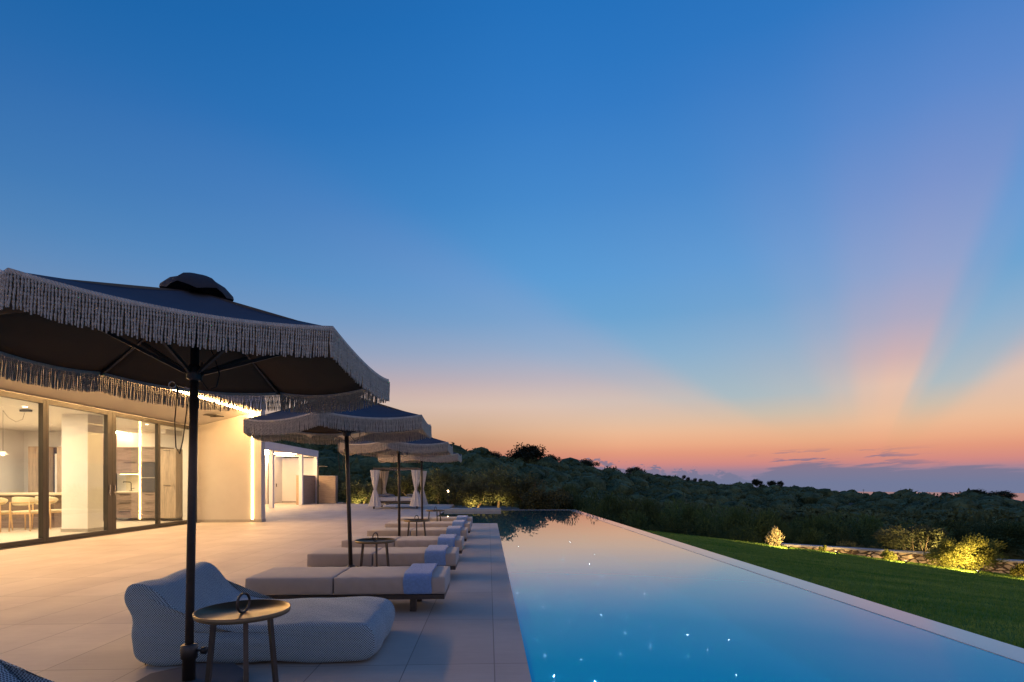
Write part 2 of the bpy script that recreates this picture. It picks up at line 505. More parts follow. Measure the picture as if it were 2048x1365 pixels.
# ------------------------------------------------------------------ world: dusk sky
def build_world():
    w = bpy.data.worlds.new('World'); scene.world = w; w.use_nodes = True
    t = NT(w.node_tree); w.node_tree.nodes.clear()
    out = t.new('ShaderNodeOutputWorld'); bg = t.new('ShaderNodeBackground')
    tc = t.new('ShaderNodeTexCoord').outputs['Generated']
    sp = t.new('ShaderNodeSeparateXYZ'); t.l.new(tc, sp.inputs[0]); x, y, z = sp.outputs
    el = t.m('MULTIPLY', t.m('ARCSINE', z), 180 / PI)
    az = t.m('MULTIPLY', t.m('ARCTAN2', x, y), 180 / PI)
    Sx, Sy = .5906, .80696
    u = t.m('SUBTRACT', t.m('MULTIPLY', x, Sy), t.m('MULTIPLY', y, Sx))     # right of the sunset
    front = t.m('ADD', t.m('MULTIPLY', x, Sx), t.m('MULTIPLY', y, Sy))
    phi = t.m('MULTIPLY', t.m('ARCTAN2', t.m('MAXIMUM', z, 0.), u), 180 / PI)
    daz = t.m('MULTIPLY', t.m('ARCCOSINE', t.m('MULTIPLY', t.m('DIVIDE', front, t.m('SQRT', t.m('ADD', t.m('MULTIPLY', x, x), t.m('MULTIPLY', y, y)))), .9999)), 180 / PI)
    e2 = t.m('MULTIPLY', el, t.m('ADD', 1., t.m('MULTIPLY', t.m('MAXIMUM', t.m('SUBTRACT', daz, 35.), 0.), .0045)))
    f = t.m('DIVIDE', e2, 90., clamp=True)
    def st(lst): return [(e / 90., s2l(c)) for e, c in lst]
    clear = t.ramp(f, st([(0, (122, 128, 162)), (1.1, (150, 130, 152)), (1.9, (207, 137, 130)), (3, (224, 152, 123)), (4, (232, 172, 134)), (5.1, (229, 184, 149)),
                          (6.6, (205, 190, 172)), (8.5, (172, 187, 194)), (13.2, (138, 175, 206)), (17, (108, 163, 209)), (21, (92, 155, 212)),
                          (28, (68, 137, 204)), (35, (48, 122, 196)), (42, (34, 112, 187)), (60, (20, 86, 160)), (90, (15, 70, 140))]))
    pink = t.ramp(f, st([(0, (122, 128, 162)), (1.1, (160, 130, 150)), (1.9, (211, 136, 132)), (3, (229, 151, 127)), (4, (239, 172, 136)), (5.5, (244, 190, 152)),
                         (8.5, (232, 194, 172)), (11, (206, 178, 180)), (14, (174, 170, 194)), (18, (148, 163, 204)), (24, (122, 148, 204)),
                         (30, (92, 136, 203)), (38, (52, 119, 193)), (48, (32, 104, 180)), (90, (15, 70, 140))]))
    mask = t.ramp(t.m('DIVIDE', phi, 180.), [(0, .85), (.19, .9), (.222, .86), (.295, .10), (.335, .04), (.37, .35), (.40, .95), (.44, 1), (.50, .82), (.57, .42), (.66, .13), (.79, .0), (.84, .4), (.88, .62), (.94, .8), (1, .75)], 'EASE')
    soft = t.mapr(el, 3, 9, .4, 1)
    m2 = t.m('MULTIPLY', t.m('MULTIPLY', mask, soft), t.m('SUBTRACT', 1., t.m('MULTIPLY', t.mapr(phi, 146, 156, 0, 1), t.mapr(el, 10, 20, 0, .75))))
    sky = t.mix(m2, clear, pink)
    # darker and bluer away from the sunset, until the brightened back sky takes over
    dim = t.m('MULTIPLY', t.mapr(daz, 30, 150, 1.0, .42), t.m('SUBTRACT', 1., t.m('MULTIPLY', t.mapr(daz, 22, 38, 0, .24), t.mapr(el, 8, 4.5, 0, 1))))
    sc = t.new('ShaderNodeVectorMath', operation='SCALE'); t.l.new(sky, sc.inputs[0]); t.l.new(dim, sc.inputs[3])
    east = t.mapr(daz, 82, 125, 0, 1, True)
    fill_sky = t.ramp(f, st([(0, (175, 150, 150)), (8, (215, 178, 168)), (20, (190, 168, 176)), (40, (128, 146, 190)), (70, (66, 116, 184)), (90, (42, 102, 176))]))  # unseen sky opposite the sunset, brightened as added fill for the terrace
    sky = t.mix(east, sc.outputs[0], fill_sky)
    # low cloud bank
    cv = t.new('ShaderNodeCombineXYZ'); t.l.new(t.m('MULTIPLY', az, .55), cv.inputs[0]); t.l.new(t.m('MULTIPLY', el, 1.0), cv.inputs[1])
    n = t.noise(cv.outputs[0], 1.5, 5, .6)
    cv2 = t.new('ShaderNodeCombineXYZ'); t.l.new(t.m('MULTIPLY', az, .10), cv2.inputs[0]); t.l.new(t.m('ADD', t.m('MULTIPLY', el, 1.0), t.m('MULTIPLY', az, -.06)), cv2.inputs[1])
    ns = t.noise(cv2.outputs[0], 2.2, 4, .6)
    A = lambda a: (a + 10) / 70.
    th = t.ramp(t.m('DIVIDE', t.m('ADD', az, 10.), 70., clamp=True), [(0, .0), (A(4), .3), (A(8), .78), (A(11), .82), (A(14.5), .62), (A(17), .5), (A(20), .44), (A(24), .34), (A(26.5), .14), (A(28.5), .42), (A(31), .66), (A(34), .60), (A(38), .50), (A(42), .42), (A(48), .36), (1, .3)])
    thd = t.m('MULTIPLY', th, 2.9)
    puff = t.mapr(az, 22, 29, 1, .0)
    nn = t.m('ADD', t.m('MULTIPLY', t.m('SUBTRACT', n, .5), t.m('MULTIPLY', puff, 4.2)), t.m('MULTIPLY', t.m('SUBTRACT', ns, .5), t.m('MULTIPLY', t.m('SUBTRACT', 1.05, puff), 2.4)))
    edge = t.m('SUBTRACT', t.m('ADD', thd, nn), el)
    cm = t.mapr(edge, t.m('MULTIPLY', t.m('SUBTRACT', 1.0, puff), -.35), .22, 0, 1, True)
    cm = t.m('MULTIPLY', cm, t.mapr(az, 2, 7, 0, .92))
    ccol = t.mix(t.mapr(el, .0, 2.4, 0, 1), s2l((113, 121, 152)), s2l((136, 119, 138)))
    sky = t.mix(cm, sky, ccol)
    # streaks above the bank
    sk = t.m('MULTIPLY', t.mapr(ns, .53, .60, 0, .85, True), t.m('MULTIPLY', t.mapr(el, 1.0, 1.9, 0, 1), t.mapr(el, 3.3, 2.4, 0, 1)))
    sk = t.m('MULTIPLY', sk, t.m('MULTIPLY', t.mapr(az, 26, 29, 0, 1), t.mapr(az, 42, 37, 0, 1)))
    sky = t.mix(sk, sky, s2l((136, 118, 140)))
    gnd = t.mapr(z, -.05, -.022, 1, 0)
    sky = t.mix(gnd, sky, (.05, .06, .085))
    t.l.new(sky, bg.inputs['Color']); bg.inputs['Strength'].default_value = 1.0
    t.l.new(bg.outputs[0], out.inputs['Surface'])
build_world()

# ------------------------------------------------------------------ lights
def area(name, loc, size, power, color, rot=(0, 0, 0), sizey=None, spread=None):
    l = bpy.data.lights.new(name, 'AREA'); l.energy = power; l.color = color; l.size = size
    if sizey: l.shape = 'RECTANGLE'; l.size_y = sizey
    if spread: l.spread = spread
    o = bpy.data.objects.new(name, l); COL.objects.link(o); o.location = loc; o.rotation_euler = rot
    return o
def spot(name, loc, target, power, color, ang=80, size=.03, blend=.6):
    l = bpy.data.lights.new(name, 'SPOT'); l.energy = power; l.color = color; l.spot_size = math.radians(ang); l.spot_blend = blend; l.shadow_soft_size = size
    o = bpy.data.objects.new(name, l); COL.objects.link(o); o.location = loc
    d = Vector(target) - Vector(loc); o.rotation_euler = d.to_track_quat('-Z', 'Y').to_euler()
    return o

# ------------------------------------------------------------------ setting: terrace, floor, pool
mb = MB()
EX = .27
XW0 = -9.2
poly = [(XW0, -6), (EX, -6), (EX, 16.51), (-1.95, 16.51), (-1.95, 30.9), (-9.1, 32.4), (-9.1, 34.9), (-16, 34.9), (-16, 17.5), (XW0, 17.5)]
mb.prism(poly, 'z', -.35, 0)
o = mb.build('terrace', M['tile']); tag(o, kind='structure')
mb = MB().box(-15.6, XW0, 1, 17.5, -.3, .004)
o = mb.build('floor', M['floor_in']); tag(o, kind='structure')

pool = empty('swimming_pool', (2, 14, 0), 0, 'long infinity pool with blue mosaic floor and pale overflow rim beside the terrace', 'pool')
ox, oy = 2, 14
def off(mbx):
    mbx.v = [(a - ox, b - oy, c) for a, b, c in mbx.v]; return mbx
X1 = 3.73
fl = MB(); d = -1.1
fl.add([(EX, -6, d), (X1, -6, d), (X1, 16.51, d), (EX, 16.51, d)], [(0, 1, 2, 3)])
fl.add([(-1.95, 16.51, d), (X1, 16.51, d), (X1, 24.6, d), (-1.95, 24.6, d)], [(0, 1, 2, 3)])
for (a, b) in (((EX, -6), (EX, 16.51)), ((EX, 16.51), (-1.95, 16.51)), ((-1.95, 16.51), (-1.95, 24.6)), ((-1.95, 24.6), (X1, 24.6)), ((X1, 24.6), (X1, -6))):
    fl.add([(a[0], a[1], d), (b[0], b[1], d), (b[0], b[1], -.02), (a[0], a[1], -.02)], [(0, 1, 2, 3)])
off(fl).build('basin', M['mosaic'], pool)
rm = MB(); rm.box(X1, 4.05, -6, 24.85, -.9, -.006); rm.box(.55, X1, 24.6, 24.85, -.9, -.006)
off(rm).build('overflow_rim', M['rim'], pool)
pp = MB(); pp.box(-1.95, .55, 23.55, 24.5, -.9, .10)
off(pp).build('parapet', M['skirting'], pool, .01)
wt = MB(); zw = -.012
wt.add([(EX, -6, zw), (X1, -6, zw), (X1, 16.51, zw), (EX, 16.51, zw)], [(0, 1, 2, 3)])
wt.add([(-1.95, 16.51, zw), (X1, 16.51, zw), (X1, 24.6, zw), (-1.95, 24.6, zw)], [(0, 1, 2, 3)])
o = wt.build('water', M['water']); tag(o, kind='structure')
# star lights set in the pool floor
ico = MB().lathe([(.0015, 0), (.006, .002), (.008, .006), (.006, .011), (.0015, .013)], 8)
small = None; big = None
pts = []
def floor_pt(px, py, z=-1.095):
    a_ = (px - 1024) / FPX; k_ = (CAMH - z) / ((py - 966) / FPX)
    return k_ * (a_ * math.cos(YAW) + math.sin(YAW)), k_ * (math.cos(YAW) - a_ * math.sin(YAW))
FPX = 1067.0
for q in ((1301, 1290), (1249, 1267), (1108, 1352), (1190, 1364), (1136, 1150)):
    pts.append((*floor_pt(*q), True))
for q in ((1137, 1125), (1179, 1128), (1035, 1186), (1063, 1195), (1141, 1192), (1159, 1224), (1139, 1244), (1203, 1247), (1021, 1143), (1081, 1173), (1097, 1157), (1086, 1214), (1122, 1264), (1073, 1277),
          (1206, 1153), (1197, 1168), (1349, 1116), (1373, 1271), (1379, 1250), (1162, 1320), (1250, 1323), (1201, 1289), (1458, 1280), (1590, 1233), (1625, 1261), (1734, 1295), (1628, 1334), (1548, 1321), (1289, 1189), (1300, 1252), (1375, 1270), (1472, 1351), (1375, 1312)):
    pts.append((*floor_pt(*q), False))
while len(pts) < 74:
    Y = rnd.uniform(5, 24); X = rnd.uniform(-1.6 if Y > 16.8 else .6, 3.5)
    if rnd.random() < .55 and Y < 15: continue
    pts.append((X, Y, False))
pts = [q for q in pts if q[1] < 24.3 and q[0] < 3.6 and (q[0] > .4 or q[1] > 16.8)]
for i, (X, Y, bigger) in enumerate(pts):
    src = big if bigger else small
    if src is None:
        k = 1.5 if bigger else 1.0
        mbx = MB(); mbx.add([(a * k, b * k, c * k) for a, b, c in ico.v], ico.f, True)
        so = mbx.build('star_light', M['star_big' if bigger else 'star'], pool)
        if bigger: big = so
        else: small = so
    else:
        so = src.copy(); COL.objects.link(so); so.parent = pool
    so.location = (X - ox, Y - oy, -1.095)
    s_ = rnd.uniform(.3, .62) * (.62 if bigger else .20 + .042 * Y); so.scale = (s_, s_, s_)

# lawn: slopes away from the pool
def lawn_z(X): return -.2 - max(0, X - 4.05) * .115
gx = np.linspace(4.06, 24, 50); gy = np.linspace(-6, 17.6, 50)
V = []; 
for a in gx:
    for b_ in gy:
        V.append((a, b_ - max(0, a - 9) * .25 * (b_ > 10), lawn_z(a)))
F = [(i * 50 + j, (i + 1) * 50 + j, (i + 1) * 50 + j + 1, i * 50 + j + 1) for i in range(49) for j in range(49)]
o = np_obj('lawn', V, F, M['grass']); tag(o, kind='structure')
n = 150000
bx = 4.08 + (nrs.rand(n) ** 1.3) * 12; by = 2.5 + nrs.rand(n) * 14.9
keep = (by < 17.4 - np.maximum(0, bx - 9) * .25)
bx = bx[keep]; by = by[keep]; n = len(bx)
bz = -.2 - np.maximum(0, bx - 4.05) * .115
a = nrs.rand(n) * 2 * PI; hgt = .018 + nrs.rand(n) * .03; wd = .004 + nrs.rand(n) * .004
dx = np.cos(a) * wd; dy = np.sin(a) * wd; lx = (nrs.rand(n) - .5) * .04; ly = (nrs.rand(n) - .5) * .04
V = np.zeros((n, 3, 3)); V[:, 0] = np.stack([bx - dx, by - dy, bz], 1); V[:, 1] = np.stack([bx + dx, by + dy, bz], 1); V[:, 2] = np.stack([bx + lx, by + ly, bz + hgt], 1)
o = np_obj('grass', V.reshape(-1, 3), np.arange(3 * n).reshape(-1, 3), M['blade']); tag(o, 'short mown grass blades covering the sloping lawn', 'grass', kind='stuff')

# ------------------------------------------------------------------ terrain
cs_, sn_ = math.cos(YAW), math.sin(YAW)
RIDGE = [(0, 880), (540, 878), (640, 888), (760, 896), (920, 908), (960, 909), (1000, 928), (1060, 926), (1120, 932), (1160, 937), (1250, 950), (1300, 953), (1400, 965), (1440, 968), (1500, 970), (1560, 972), (1620, 977), (1700, 985), (1760, 991), (1830, 995), (1900, 993), (1980, 993), (2048, 1000)]
RX = [math.degrees(math.atan((x - 1024) / FPX) + YAW) for x, y in RIDGE]
RE = [(966 - y) / FPX / math.sqrt(1 + ((x - 1024) / FPX) ** 2) for x, y in RIDGE]
RX = [-90, -60] + RX + [60, 90]; RE = [.08, .08] + RE + [-.02, -.02]
def ridge_R(az): return np.interp(az, [-90, -30, -10, 0, 8, 15, 22, 30, 37, 42, 50, 90], [230, 240, 260, 230, 300, 380, 450, 560, 640, 420, 400, 400])
TH = 3.2
def terr(az, r):
    R = ridge_R(az); zr = CAMH + np.interp(az, RX, RE) * R - TH
    z0 = np.interp(az, [-90, 2, 12, 25, 90], [-.45, -.5, -1.6, -2.6, -3.0])
    t = (r - 34) / (R - 34)
    zv = np.interp(az, [-90, -20, 0, 12, 30, 90], [-2, -2.5, -5, -12, -22, -26])
    tv = .42
    a = np.clip(t / tv, 0, 1); b_ = np.clip((t - tv) / (1 - tv), 0, 1)
    sm = a * a * (3 - 2 * a)
    z = z0 + (zv - z0) * sm
    sb = b_ ** 1.25
    z = np.where(t > tv, zv + (zr - zv) * sb, z)
    z = np.where(t < 0, z0, z)
    z = np.where(t > 1, zr - (r - R) * .35, z)
    return z
azs = np.linspace(-90, 90, 241); rs = np.concatenate([[0], np.linspace(10, 60, 14), np.geomspace(65, 640, 60), [700, 800, 1000]])
AA, RR = np.meshgrid(azs, rs, indexing='ij')
ZZ = terr(AA, RR) + (np.sin(AA * 1.3 + RR * .05) + np.sin(AA * .7 - RR * .023)) * .35 * np.clip((RR - 60) / 100, 0, 1)
ZZ = np.where(RR < 24, -2.8, ZZ)
ZZ = np.maximum(ZZ, -101)
V = np.stack([np.sin(np.radians(AA)) * RR, np.cos(np.radians(AA)) * RR, ZZ], -1).reshape(-1, 3)
nr = len(rs)
F = [(i * nr + j, (i + 1) * nr + j, (i + 1) * nr + j + 1, i * nr + j + 1) for i in range(len(azs) - 1) for j in range(nr - 1)]
o = np_obj('hills', V, F, M['soil'], smooth=True); tag(o, kind='structure')
mb = MB(); mb.add([(4385 * math.cos(k * PI / 90), 4385 * math.sin(k * PI / 90), -60) for k in range(180)], [tuple(range(180))])
o = mb.build('sea', M['sea']); tag(o, kind='structure')

# crown prototypes for the woodland
def icosphere(sub):
    import bmesh
    bm = bmesh.new(); bmesh.ops.create_icosphere(bm, subdivisions=sub, radius=1)
    v = np.array([q.co[:] for q in bm.verts]); f = np.array([[q.index for q in p.verts] for p in bm.faces]); bm.free()
    return v, f
IV, IF = icosphere(3)
IV2, IF2 = icosphere(2)
def lump(v, rs_, amp=.3):
    out = v.copy(); d = np.zeros(len(v))
    for k in range(9):
        c = rs_.randn(3); c /= np.linalg.norm(c)
        d += np.maximum(0, v @ c - .55) * rs_.uniform(.3, 1.0)
    d = np.minimum(d, .45) + rs_.randn(len(v)) * .05
    return out * (1 - amp * .4 + amp * d[:, None] * 2)
def far_proto(seed, cards=110, near=False):
    r_ = np.random.RandomState(seed)
    v = lump(IV2, r_, .35) * np.array([1, 1, .8]); v[:, 2] += .55
    if near: v = v * np.array([.86, .86, .9])
    V = [v]; F = [IF2]; b_ = len(v)
    p = r_.randn(cards, 3); p /= np.linalg.norm(p, axis=1)[:, None]; p[:, 2] = np.abs(p[:, 2])
    rad = (r_.uniform(.85, 1.08, cards) * (1 + .12 * np.sin(p[:, 0] * 7 + seed) * np.cos(p[:, 1] * 6)))[:, None]
    c = p * rad * np.array([1, 1, .8]) + np.array([0, 0, .55])
    cz_ = .035 if near else .075
    a = r_.randn(cards, 3) * cz_; b2 = r_.randn(cards, 3) * cz_
    tv = np.stack([c + a, c - a * .5 + b2, c - a * .5 - b2], 1).reshape(-1, 3)
    V.append(tv); F.append(np.arange(3 * cards).reshape(-1, 3) + b_)
    return np.concatenate(V), np.concatenate(F)
FP = [far_proto(s) for s in range(10)]; NP = [far_proto(s + 40, 1500, True) for s in range(5)]
VV = []; FF = []; base = 0
r_ = np.random.RandomState(5)
cnt = 0
for k in range(5200):
    az = r_.uniform(-32, 52)
    R = float(ridge_R(az))
    t = r_.rand() ** .62
    r = 44 + (R * 1.01 - 44) * t
    if k < 700: r = r_.uniform(40, 120); az = r_.uniform(-20, 50)
    elif r < 110: continue
    if az < -18 and r < 60: continue
    if r > 52 or az > 8:
        pass
    else: continue
    zz = float(terr(az, r))
    s = r_.uniform(1.5, 3.2) * (1 + .35 * t)
    if r < 120: s = r_.uniform(1.5, 3.0) * (.75 if az < 15 else 1)
    if k % 7 == 0 and r > 130: s *= 1.7
    if k % 11 == 0 and r > 130: r = R * r_.uniform(.975, 1.0); zz = float(terr(az, r)); s = r_.uniform(1.2, 3.0)
    v, f = (FP if r > 120 else NP)[k % (10 if r > 120 else 5)]
    ca, sa = math.cos(k * 1.7), math.sin(k * 1.7)
    x = v[:, 0] * ca - v[:, 1] * sa; y = v[:, 0] * sa + v[:, 1] * ca
    X = math.sin(math.radians(az)) * r; Y = math.cos(math.radians(az)) * r
    zq = v[:, 2] * s * r_.uniform(.85, 1.3) + zz - .3 * s
    if r < 150:
        top = CAMH + (966 - float(np.interp(az, [-20, 2, 9, 16, 30, 50], [930, 940, 978, 995, 1012, 1018])) - r_.uniform(0, 22)) / FPX * r * math.cos(math.radians(az))
        zq = zq - max(0., zq.max() - top)
    q = np.stack([x * s * 1.15 + X, y * s * 1.15 + Y, zq], 1)
    VV.append(q); FF.append(f + base); base += len(v); cnt += 1
o = np_obj('woodland', np.concatenate(VV), np.concatenate(FF), M['wood_far'], smooth=False)
tag(o, 'dark dense woodland covering the hillside beyond the pool', 'woodland', kind='stuff')

# ------------------------------------------------------------------ leafy crowns (unit size)
def crown(name, seed, nleaf, leaf, mat, clumps=26, flat=.8, aspect=.4, spiky=0., shell=.55, droop=0.):
    r_ = np.random.RandomState(seed)
    cc = r_.randn(clumps, 3); cc /= np.linalg.norm(cc, axis=1)[:, None]
    cc *= (r_.rand(clumps, 1) ** .45) * .78; cc[:, 2] = cc[:, 2] * flat
    cr = r_.uniform(.2, .42, clumps)
    idx = r_.randint(0, clumps, nleaf)
    p = r_.randn(nleaf, 3); p /= np.linalg.norm(p, axis=1)[:, None]
    p *= (shell + (1 - shell) * r_.rand(nleaf, 1)) * cr[idx][:, None]
    c = cc[idx] + p
    out = c / (np.linalg.norm(c, axis=1)[:, None] + 1e-6)
    d = r_.randn(nleaf, 3) + out * (.8 + 2.5 * spiky); d[:, 2] += spiky * 1.5 - droop
    d /= np.linalg.norm(d, axis=1)[:, None]
    s = np.cross(d, r_.randn(nleaf, 3)); s /= np.linalg.norm(s, axis=1)[:, None]
    L = leaf * r_.uniform(.6, 1.4, nleaf)[:, None]; W = L * aspect
    V = np.stack([c, c + d * L * .5 + s * W * .5, c + d * L, c + d * L * .5 - s * W * .5], 1).reshape(-1, 3)
    me_o = np_obj(name, V, np.arange(4 * nleaf).reshape(-1, 4), mat)
    me = me_o.data
    bpy.data.objects.remove(me_o)
    return me
def branches(seed, limbs=6, r0=.09, h=.9, lean=0., spread=.55, crown_c=None):
    """trunk to z=h*.5, limbs spreading into the crown; unit crown radius"""
    r_ = random.Random(seed); mbx = MB()
    top = Vector((lean, 0, h * .45))
    mbx.tube([(0, 0, -.15), (lean * .3 + .03, .02, h * .2), top], [r0 * 1.25, r0, r0 * .8], 8)
    for i in range(limbs):
        a = 2 * PI * i / limbs + r_.uniform(-.3, .3)
        e = Vector((math.cos(a) * spread * r_.uniform(.6, 1.2), math.sin(a) * spread * r_.uniform(.6, 1.2), h * r_.uniform(.85, 1.35)))
        m1 = top * .6 + e * .4 + Vector((r_.uniform(-.08, .08), r_.uniform(-.08, .08), .0))
        mbx.tube([top - Vector((0, 0, .05)), m1, e], [r0 * .6, r0 * .38, r0 * .14], 6)
        for j in range(3):
            e2 = e + Vector((r_.uniform(-.35, .35), r_.uniform(-.35, .35), r_.uniform(-.05, .35)))
            mbx.tube([m1 * .5 + e * .5, (m1 + e) * .25 + e2 * .5, e2], [r0 * .22, r0 * .15, r0 * .05], 5)
    return mbx
CR = {
    'olive1': crown('crown', 1, 7000, .10, M['olive'], 34, .8, .36, 0, .5, .1),
    'olive2': crown('crown', 2, 7000, .10, M['olive'], 30, .85, .36, 0, .5, .1),
    'olive3': crown('crown', 3, 5600, .11, M['olive'], 24, .8, .36, .1, .5),
    'shrub1': crown('foliage', 4, 5200, .10, M['shrub'], 34, .9, .3, .6, .4),
    'shrub2': crown('foliage', 5, 5200, .10, M['shrub'], 28, .8, .3, .6, .4),
    'bush1': crown('foliage', 6, 2600, .17, M['bushleaf'], 16, .9, .5, .2, .4),
    'bush2': crown('foliage', 7, 7500, .10, M['bushleaf'], 34, .85, .28, .7, .3),
    'pale': crown('foliage', 8, 700, .16, M['paleleaf'], 14, 1.0, .5, .3, .5),
    'ridge1': crown('crown', 9, 7000, .085, M['ridge'], 40, .8, .8, 0, .3),
    'ridge2': crown('crown', 10, 3200, .10, M['ridge'], 22, .85, .7, 0, .35),
}
TR = {}
for k, (seed, lean) in dict(a=(1, .05), b=(2, -.18), c=(3, .2)).items():
    mbx = branches(seed, 6, .055, .95, lean)
    tmp = mbx.build('trunk', M['bark']); TR[k] = tmp.data; bpy.data.objects.remove(tmp)
def tree(name, X, Y, z, R, H, ck, tk, label, cat='tree', group=None, rz=0., crown_name='crown', zc=None):
    """crown radius R, overall height H"""
    t = empty(name, (X, Y, z), rz, label, cat, group)
    me = CR[ck]
    c = bpy.data.objects.new(crown_name, me); COL.objects.link(c); c.parent = t
    rzv = (H - (zc or .0)) / 2
    hh = H * .5 if zc is None else (H + zc) / 2
    vert = (H - (zc if zc is not None else H * .28)) / 2 / .85
    c.location = (0, 0, H - vert * .85); c.scale = (R, R, vert)
    if tk:
        q = bpy.data.objects.new('trunk' if crown_name == 'crown' else 'stem', TR[tk]); COL.objects.link(q); q.parent = t
        q.scale = (R * .8, R * .8, H * .55)
    return t
def gpt(x, y, Y):
    """image column/row of the survey sheet at depth Y -> world"""
    a = math.atan((x - 1024) / FPX) + YAW
    X = Y * math.tan(a); d_ = Y * cs_ + X * sn_
    return X, CAMH + (966 - y) / FPX * d_

# olives and garden trees behind the terrace   (x, ytop, halfwidth px, depth, crown, trunk, label)
OL = [
    (722, 953, 30, 34.5, 'olive3', 'c', 'small round olive tree lit yellow at the trunk, right of the shower walls'),
    (664, 948, 30, 38, 'olive2', 'a', 'unlit olive tree showing just past the pale end of the shower wall'),
    (775, 948, 32, 40, 'olive1', 'b', 'dark unlit olive seen between the left curtains of the daybed'),
    (822, 945, 34, 35, 'olive2', 'b', 'olive with amber light low in its crown, behind the right half of the daybed'),
    (876, 934, 36, 35.5, 'olive1', 'a', 'upright dark green olive directly right of the daybed curtains'),
    (950, 952, 42, 31, 'olive3', 'c', 'olive tree with a bright yellow lit trunk behind the low pool parapet'),
    (998, 926, 48, 33, 'olive1', 'a', 'tallest broad olive standing behind the middle of the low pool parapet'),
    (908, 945, 30, 37, 'olive2', 'c', 'grey green olive rising right behind the glowing lamp post'),
    (1050, 950, 38, 32, 'olive2', 'b', 'dark olive with thin bare stems, right of the tallest olive'),
    (1096, 962, 34, 30, 'olive3', 'a', 'low unlit olive above the tree reflection in the pool'),
]
for i, (px, py, hw, Y, ck, tk, lab) in enumerate(OL):
    X, zt = gpt(px, py, Y)
    zb = float(terr(math.degrees(math.atan2(X, Y)), math.hypot(X, Y)))
    tree('olive_tree', X, Y, zb, hw * Y / FPX * 1.45, zt - zb, ck, tk, lab, 'tree', 'olive trees behind the terrace', i * 1.3, 'crown', (zt - zb) * .1)
# shrubs below the far pool edge
SH = [(1135, 975, 34, 31), (1175, 985, 32, 30), (1215, 990, 34, 29), (1258, 992, 36, 28), (1300, 1000, 36, 27), (1342, 1004, 38, 26.5), (1385, 1014, 36, 26), (1425, 1016, 38, 25),
      (1466, 1021, 36, 24), (1508, 1018, 42, 23.5), (1545, 1024, 38, 23.5), (1585, 1040, 36, 24), (1628, 1036, 44, 24), (1680, 1032, 48, 24), (1735, 1036, 48, 24), (1840, 1050, 50, 25), (1900, 1046, 55, 26), (1965, 1042, 55, 27), (2030, 1048, 55, 26),
      (1200, 1012, 40, 26.5), (1270, 1028, 44, 25), (1340, 1038, 44, 24), (1415, 1046, 40, 23), (1480, 1052, 36, 22), (1620, 1062, 38, 21.5), (1700, 1064, 40, 21.5), (1780, 1072, 44, 21.5)]
where = ['leftmost shrub, next to the olives beyond the far pool edge', 'second shrub from the left beyond the far pool edge']
for i, (px, py, hw, Y) in enumerate(SH):
    X, zt = gpt(px, py, Y); zb = min(zt - 1.6, -2.4)
    tree('shrub', X, Y, zb, hw * Y / FPX * 1.3, zt - zb + .1, 'shrub1' if i % 2 else 'shrub2', None,
         'dark unlit leafy shrub in the dense belt beyond the pool and lawn edge', 'shrub', 'dark shrubs beyond the lawn', i * 1.1, 'foliage', 0.)

# ridge trees on the skyline: (x, ytop, ybase, halfwidth, dist factor)
RT = [(1052, 889, 936, 36, 'ridge1', 'broad round tree, the tallest on the skyline'), (1100, 909, 938, 20, 'ridge2', 'sparse tree leaning on the right side of the tallest skyline tree'),
      (1175, 918, 945, 21, 'ridge2', 'bushy rounded tree on the skyline among the small clouds'), (1268, 934, 955, 19, 'ridge2', 'airy spreading tree on the skyline right of the cloud tower'),
      (1514, 959, 972, 11, 'ridge1', 'small umbrella shaped tree on the low ridge, left of the pair'), (1543, 962, 973, 8, 'ridge1', 'tiny dense tree on the low ridge, second of the pair'),
      (1560, 962, 975, 7, 'ridge2', 'thin small tree just right of the pair on the low ridge'), (1894, 986, 998, 10, 'ridge1', 'dark low tree on the right ridge, left of the two crowns'),
      (1952, 980, 999, 15, 'ridge1', 'rounded dark tree on the right ridge above the lit bush'), (2000, 982, 1002, 24, 'ridge2', 'wide open crowned tree near the right end of the ridge'),
      (975, 902, 922, 26, 'ridge1', 'dark low tree on the left skyline beside the furthest parasol'), (935, 902, 918, 18, 'ridge2', 'skyline tree touching the furthest parasol fringe')]
for i, (px, yt, yb, hw, ck, lab) in enumerate(RT):
    a = math.atan((px - 1024) / FPX) + YAW; azd = math.degrees(a)
    R = float(ridge_R(azd)) * .985; X, Y = math.sin(a) * R, math.cos(a) * R
    d_ = Y * cs_ + X * sn_
    zt = CAMH + (966 - yt) / FPX * d_; zb = CAMH + (966 - yb) / FPX * d_
    tree('ridge_tree', X, Y, zb - 1, hw * d_ / FPX * 1.25, zt - zb + 1.5, ck, 'b' if i % 2 else 'a', lab, 'tree', 'trees along the skyline', i * 2.0, 'crown', (zt - zb) * .12)
# wind bent little trees on the ridge
wb = []
for i, (px, yt) in enumerate([(1330, 948), (1341, 950), (1362, 947), (1370, 951), (1384, 953), (1395, 954)]):
    a = math.atan((px - 1024) / FPX) + YAW; R = float(ridge_R(math.degrees(a))) * .985; X, Y = math.sin(a) * R, math.cos(a) * R
    d_ = Y * cs_ + X * sn_; zt = CAMH + (966 - yt) / FPX * d_; zb = CAMH + (966 - yt - 15) / FPX * d_
    t = tree('bent_tree', X, Y, zb, 4.6 * d_ / FPX, zt - zb, 'ridge2', 'c', 'small wind bent tree in the short row on the middle of the skyline', 'tree', 'wind bent trees on the skyline', .3 * i)
    t.rotation_euler = (0, math.radians(38), 0)

